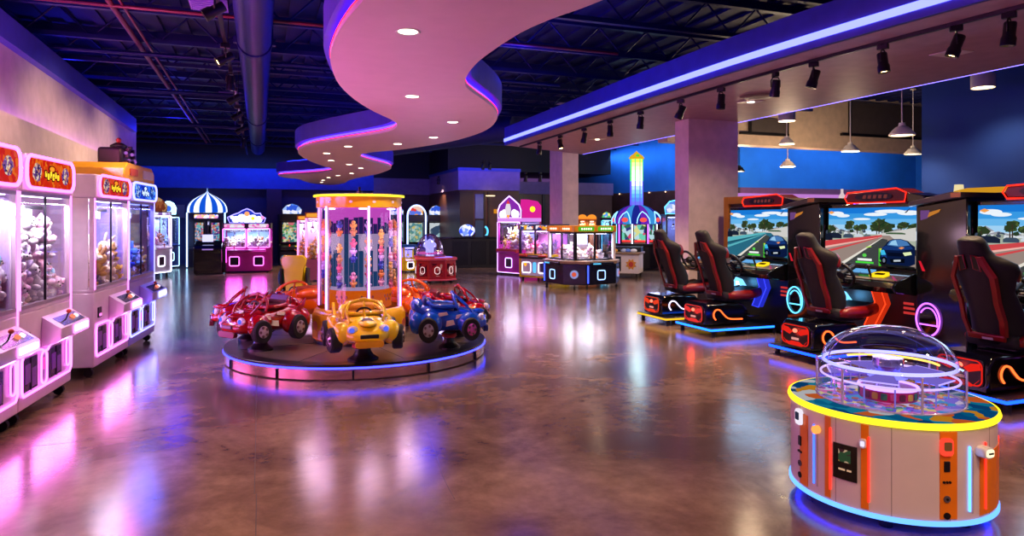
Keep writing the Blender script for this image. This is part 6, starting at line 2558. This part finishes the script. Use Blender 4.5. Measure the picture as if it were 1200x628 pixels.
# dome and inside
ACR = glass('acrylic', (236, 232, 250), 2.2)
b = MB(ACR)
b.lathe([(.353, .547), (.353, .715), (.345, .735), (.325, .742)], 72)
b.m(pm('acrylic_edge', (220, 205, 235), .15, .3))
b.tube([(.353 * math.cos(q), .353 * math.sin(q), .55) for q in [2 * PI * i / 64 for i in range(64)]], .006, 6, closed=True)
for k in range(6):
    a = k * PI / 3 + .45
    b.cyl((.355 * math.cos(a), .355 * math.sin(a), .547), (.355 * math.cos(a), .355 * math.sin(a), .73), .006, seg=6)
b.build('guard_wall', t)
b = MB(ACR)
b.sph((0, 0, .742), (.325, .325, .19), 48, 16, z0=0)
b.m(pm('acrylic_edge', (220, 205, 235), .15, .3))
b.tube([(.322 * math.cos(q), 0, .742 + .19 * math.sin(q)) for q in [PI * i / 28 for i in range(29)]], .003, 5)
b.build('dome', t)
b = MB(em('dome_ring_white', (165, 165, 255), 2.6))
b.tube([(.318 * math.cos(q), .318 * math.sin(q), .735) for q in [2 * PI * i / 64 for i in range(64)]], .009, 8, closed=True)
b.build('upper_ring_light', t)
b = MB(em('dome_ring_lilac', (215, 190, 255), 1.5))
b.tube([(.33 * math.cos(q), .33 * math.sin(q), .665) for q in [2 * PI * i / 64 for i in range(64)]], .006, 8, closed=True)
b.build('lower_ring_light', t)
b = MB(pm('turn_magenta', (206, 24, 96), .3))
b.lathe([(.14, .547), (.14, .605), (.0, .605)], 40)
for k in range(20):
    a = k * PI / 10
    b.m(pm('turn_tile_%d' % (k % 4), [(240, 190, 60), (60, 150, 90), (230, 90, 140), (120, 40, 60)][k % 4], .4))
    b.tf(Matrix.Rotation(a, 4, 'Z') @ Matrix.Translation((.1405, 0, .575)))
    b.prism(rrect(0, 0, .03, .034, .006), 'x', 0, .003)
    b.tf()
b.build('turntable', t)
b = MB(em('arc_amber', (255, 205, 90), 2.4))  # glowing arc stands in for a yellow reflection under the dome
b.tube([(.25 * math.cos(q), .25 * math.sin(q), .728) for q in [-.2 + 2.2 * i / 20 for i in range(21)]], .007, 6)
b.build('amber_arc_reflection', t)
b = MB(em('hub_ring', (170, 140, 255), 3))
b.tube([(.142 * math.cos(q), .142 * math.sin(q), .61) for q in [2 * PI * i / 40 for i in range(40)]], .008, 6, closed=True)
b.build('hub_ring_light', t)
b = MB(pm('hub_silver', (190, 190, 220), .15, .8))
b.lathe([(.06, .605), (.05, .64), (.06, .7), (.075, .72), (.075, .76), (.0, .765)], 24)
b.m(em('hub_blue', (110, 110, 255), 2.5))
b.lathe([(.09, .655), (.1, .66), (.1, .675), (.09, .68)], 24)
b.build('hub_post', t)
for k in range(5):
    a = k * 2 * PI / 5 + .3
    b = MB(em('shelf_glow', (150, 130, 240), .7))  # emission on the shelf stands in for lilac light inside the dome
    b.tf(Matrix.Rotation(a, 4, 'Z'))
    b.prism([(.08, -.04), (.29, -.09), (.29, .09), (.08, .04)], 'z', .675, .681)
    b.cyl((.27, -.07, .56), (.27, -.07, .68), .004, seg=6)
    b.cyl((.27, .07, .56), (.27, .07, .68), .004, seg=6)
    b.m(em('shelf_edge', (190, 170, 255), 1.5))
    b.box(.289, .294, -.09, .09, .675, .682)
    b.tf()
    b.build('shelf', t)
random.seed(9)
tok = None
TKC = [(240, 190, 50), (230, 90, 160), (90, 190, 240), (240, 240, 250), (120, 90, 230), (250, 140, 60), (90, 210, 120)]
for k in range(110):
    a, r = random.uniform(0, 2 * PI), random.uniform(.17, .33)
    kk = k % 7
    nm = ['gold', 'pink', 'cyan', 'white', 'violet', 'orange', 'green'][kk]
    key = ('tok', kk)
    wp = Matrix.Translation((QL[0], QL[1], 0)) @ Matrix.Rotation(-TH, 4, 'Z') @ Vector((r * math.cos(a), r * math.sin(a), .5475))
    if key not in _PL:
        b = MB(pm('token_' + nm, TKC[kk], .3))
        b.lathe([(0, 0), (.017, 0), (.019, .002), (.017, .005), (.012, .006), (0, .006)], 12)
        o = solo(b, 'prize_token', 'round %s prize token lying under the clear dome' % nm, 'token', group='tokens under the dome')
        _PL[key] = o
    else:
        o = _PL[key].copy()
        COL.objects.link(o)
    o.location = wp
light('POINT', tuple(Matrix.Translation((QL[0], QL[1], 0)) @ Vector((0, 0, .83))), 8, (225, 200, 255), size=.03, name='dome_lamp')
light('POINT', tuple(Matrix.Translation((QL[0], QL[1], 0)) @ Vector((0, 0, .64))), 6, (150, 130, 255), size=.05, name='dome_lamp')
# ================================================================== LIGHT, CAMERA
# unseen ceiling downlights added as fill over the front of the hall
light('SPOT', (1.6, -.4, 2.72), 150, (255, 220, 200), (3.1, 2.6, .3), .08, angle=50, blend=.8, name='front_fill')  # aimed spot added to brighten the face of the round table
for x, y, p in ((.3, 1.2, 190), (2.6, .6, 190), (4.6, 1.5, 150), (-1.0, 3.2, 190)):
    light('SPOT', (x, y, 2.72), p, (255, 200, 160), (x, y, 0), .09, angle=120, blend=.9, name='front_fill')
# blue wall washers high on the back walls and in the ceiling
light('AREA', (-3, 24.4, 3.5), 26, (50, 100, 255), (-3, 25.4, 2.4), 8, .15, name='back_wash')
light('AREA', (1.5, 24.4, 3.3), 18, (50, 100, 255), (1.5, 25.4, 2.4), 5, .15, name='back_wash')
light('AREA', (7.2, 20.6, 3.3), 14, (120, 90, 255), (7.2, 21.3, 2.7), 3, .1, name='bulkhead_wash')
light('AREA', (5.3, 19.6, 2.9), 22, (30, 80, 255), (6.0, 22, 2.7), .6, name='corner_wash')
for x, y in ((-2.5, 7), (-3, 13), (3.5, 9), (3.5, 15), (-2, 19)):
    light('POINT', (x, y, 3.75), 40, (40, 40, 255), size=.3, name='plenum_lamp')
# unseen pink uplights added above the claw machines to brighten the curvy panel
for x, y in ((-1.95, 5.3), (-1.85, 6.4), (-1.75, 8.0), (-1.65, 9.1)):
    light('AREA', (x + .1, y, 2.08), 48, (255, 110, 190), (x + 1.2, y, 4), .8, .2, name='ceiling_fill')
# bay wall washers
light('AREA', (12.2, 21, 3.9), 60, (130, 180, 255), (13.2, 21, 3), 6, .2, name='bay_wash')
light('AREA', (16, 15.6, 3.9), 80, (150, 190, 255), (16, 17.2, 3), 6, .2, name='bay_wash')

w = bpy.data.worlds.new('hall_air')
w.use_nodes = True
w.node_tree.nodes['Background'].inputs[0].default_value = lin((120, 80, 150))
w.node_tree.nodes['Background'].inputs[1].default_value = .5
SC.world = w

cam = bpy.data.cameras.new('camera')
cam.lens = 24
cam.sensor_width = 36
cam.sensor_fit = 'HORIZONTAL'
cam.shift_y = -(314 - HOR) / 1200
cam.clip_start = .05
co = bpy.data.objects.new('camera', cam)
COL.objects.link(co)
co.location = (0, 0, EYE)
co.rotation_euler = (PI / 2, 0, -TH)
SC.camera = co

SC.view_settings.view_transform = 'Standard'
SC.view_settings.look = 'None'
SC.view_settings.gamma = 1
SC.view_settings.use_curve_mapping = False
SC.view_settings.exposure = 0
cy = SC.cycles
cy.use_denoising = True
cy.max_bounces = 7
cy.diffuse_bounces = 3
cy.glossy_bounces = 4
cy.transparent_max_bounces = 16
cy.transmission_bounces = 4
cy.sample_clamp_indirect = 6
cy.caustics_reflective = False
cy.caustics_refractive = False
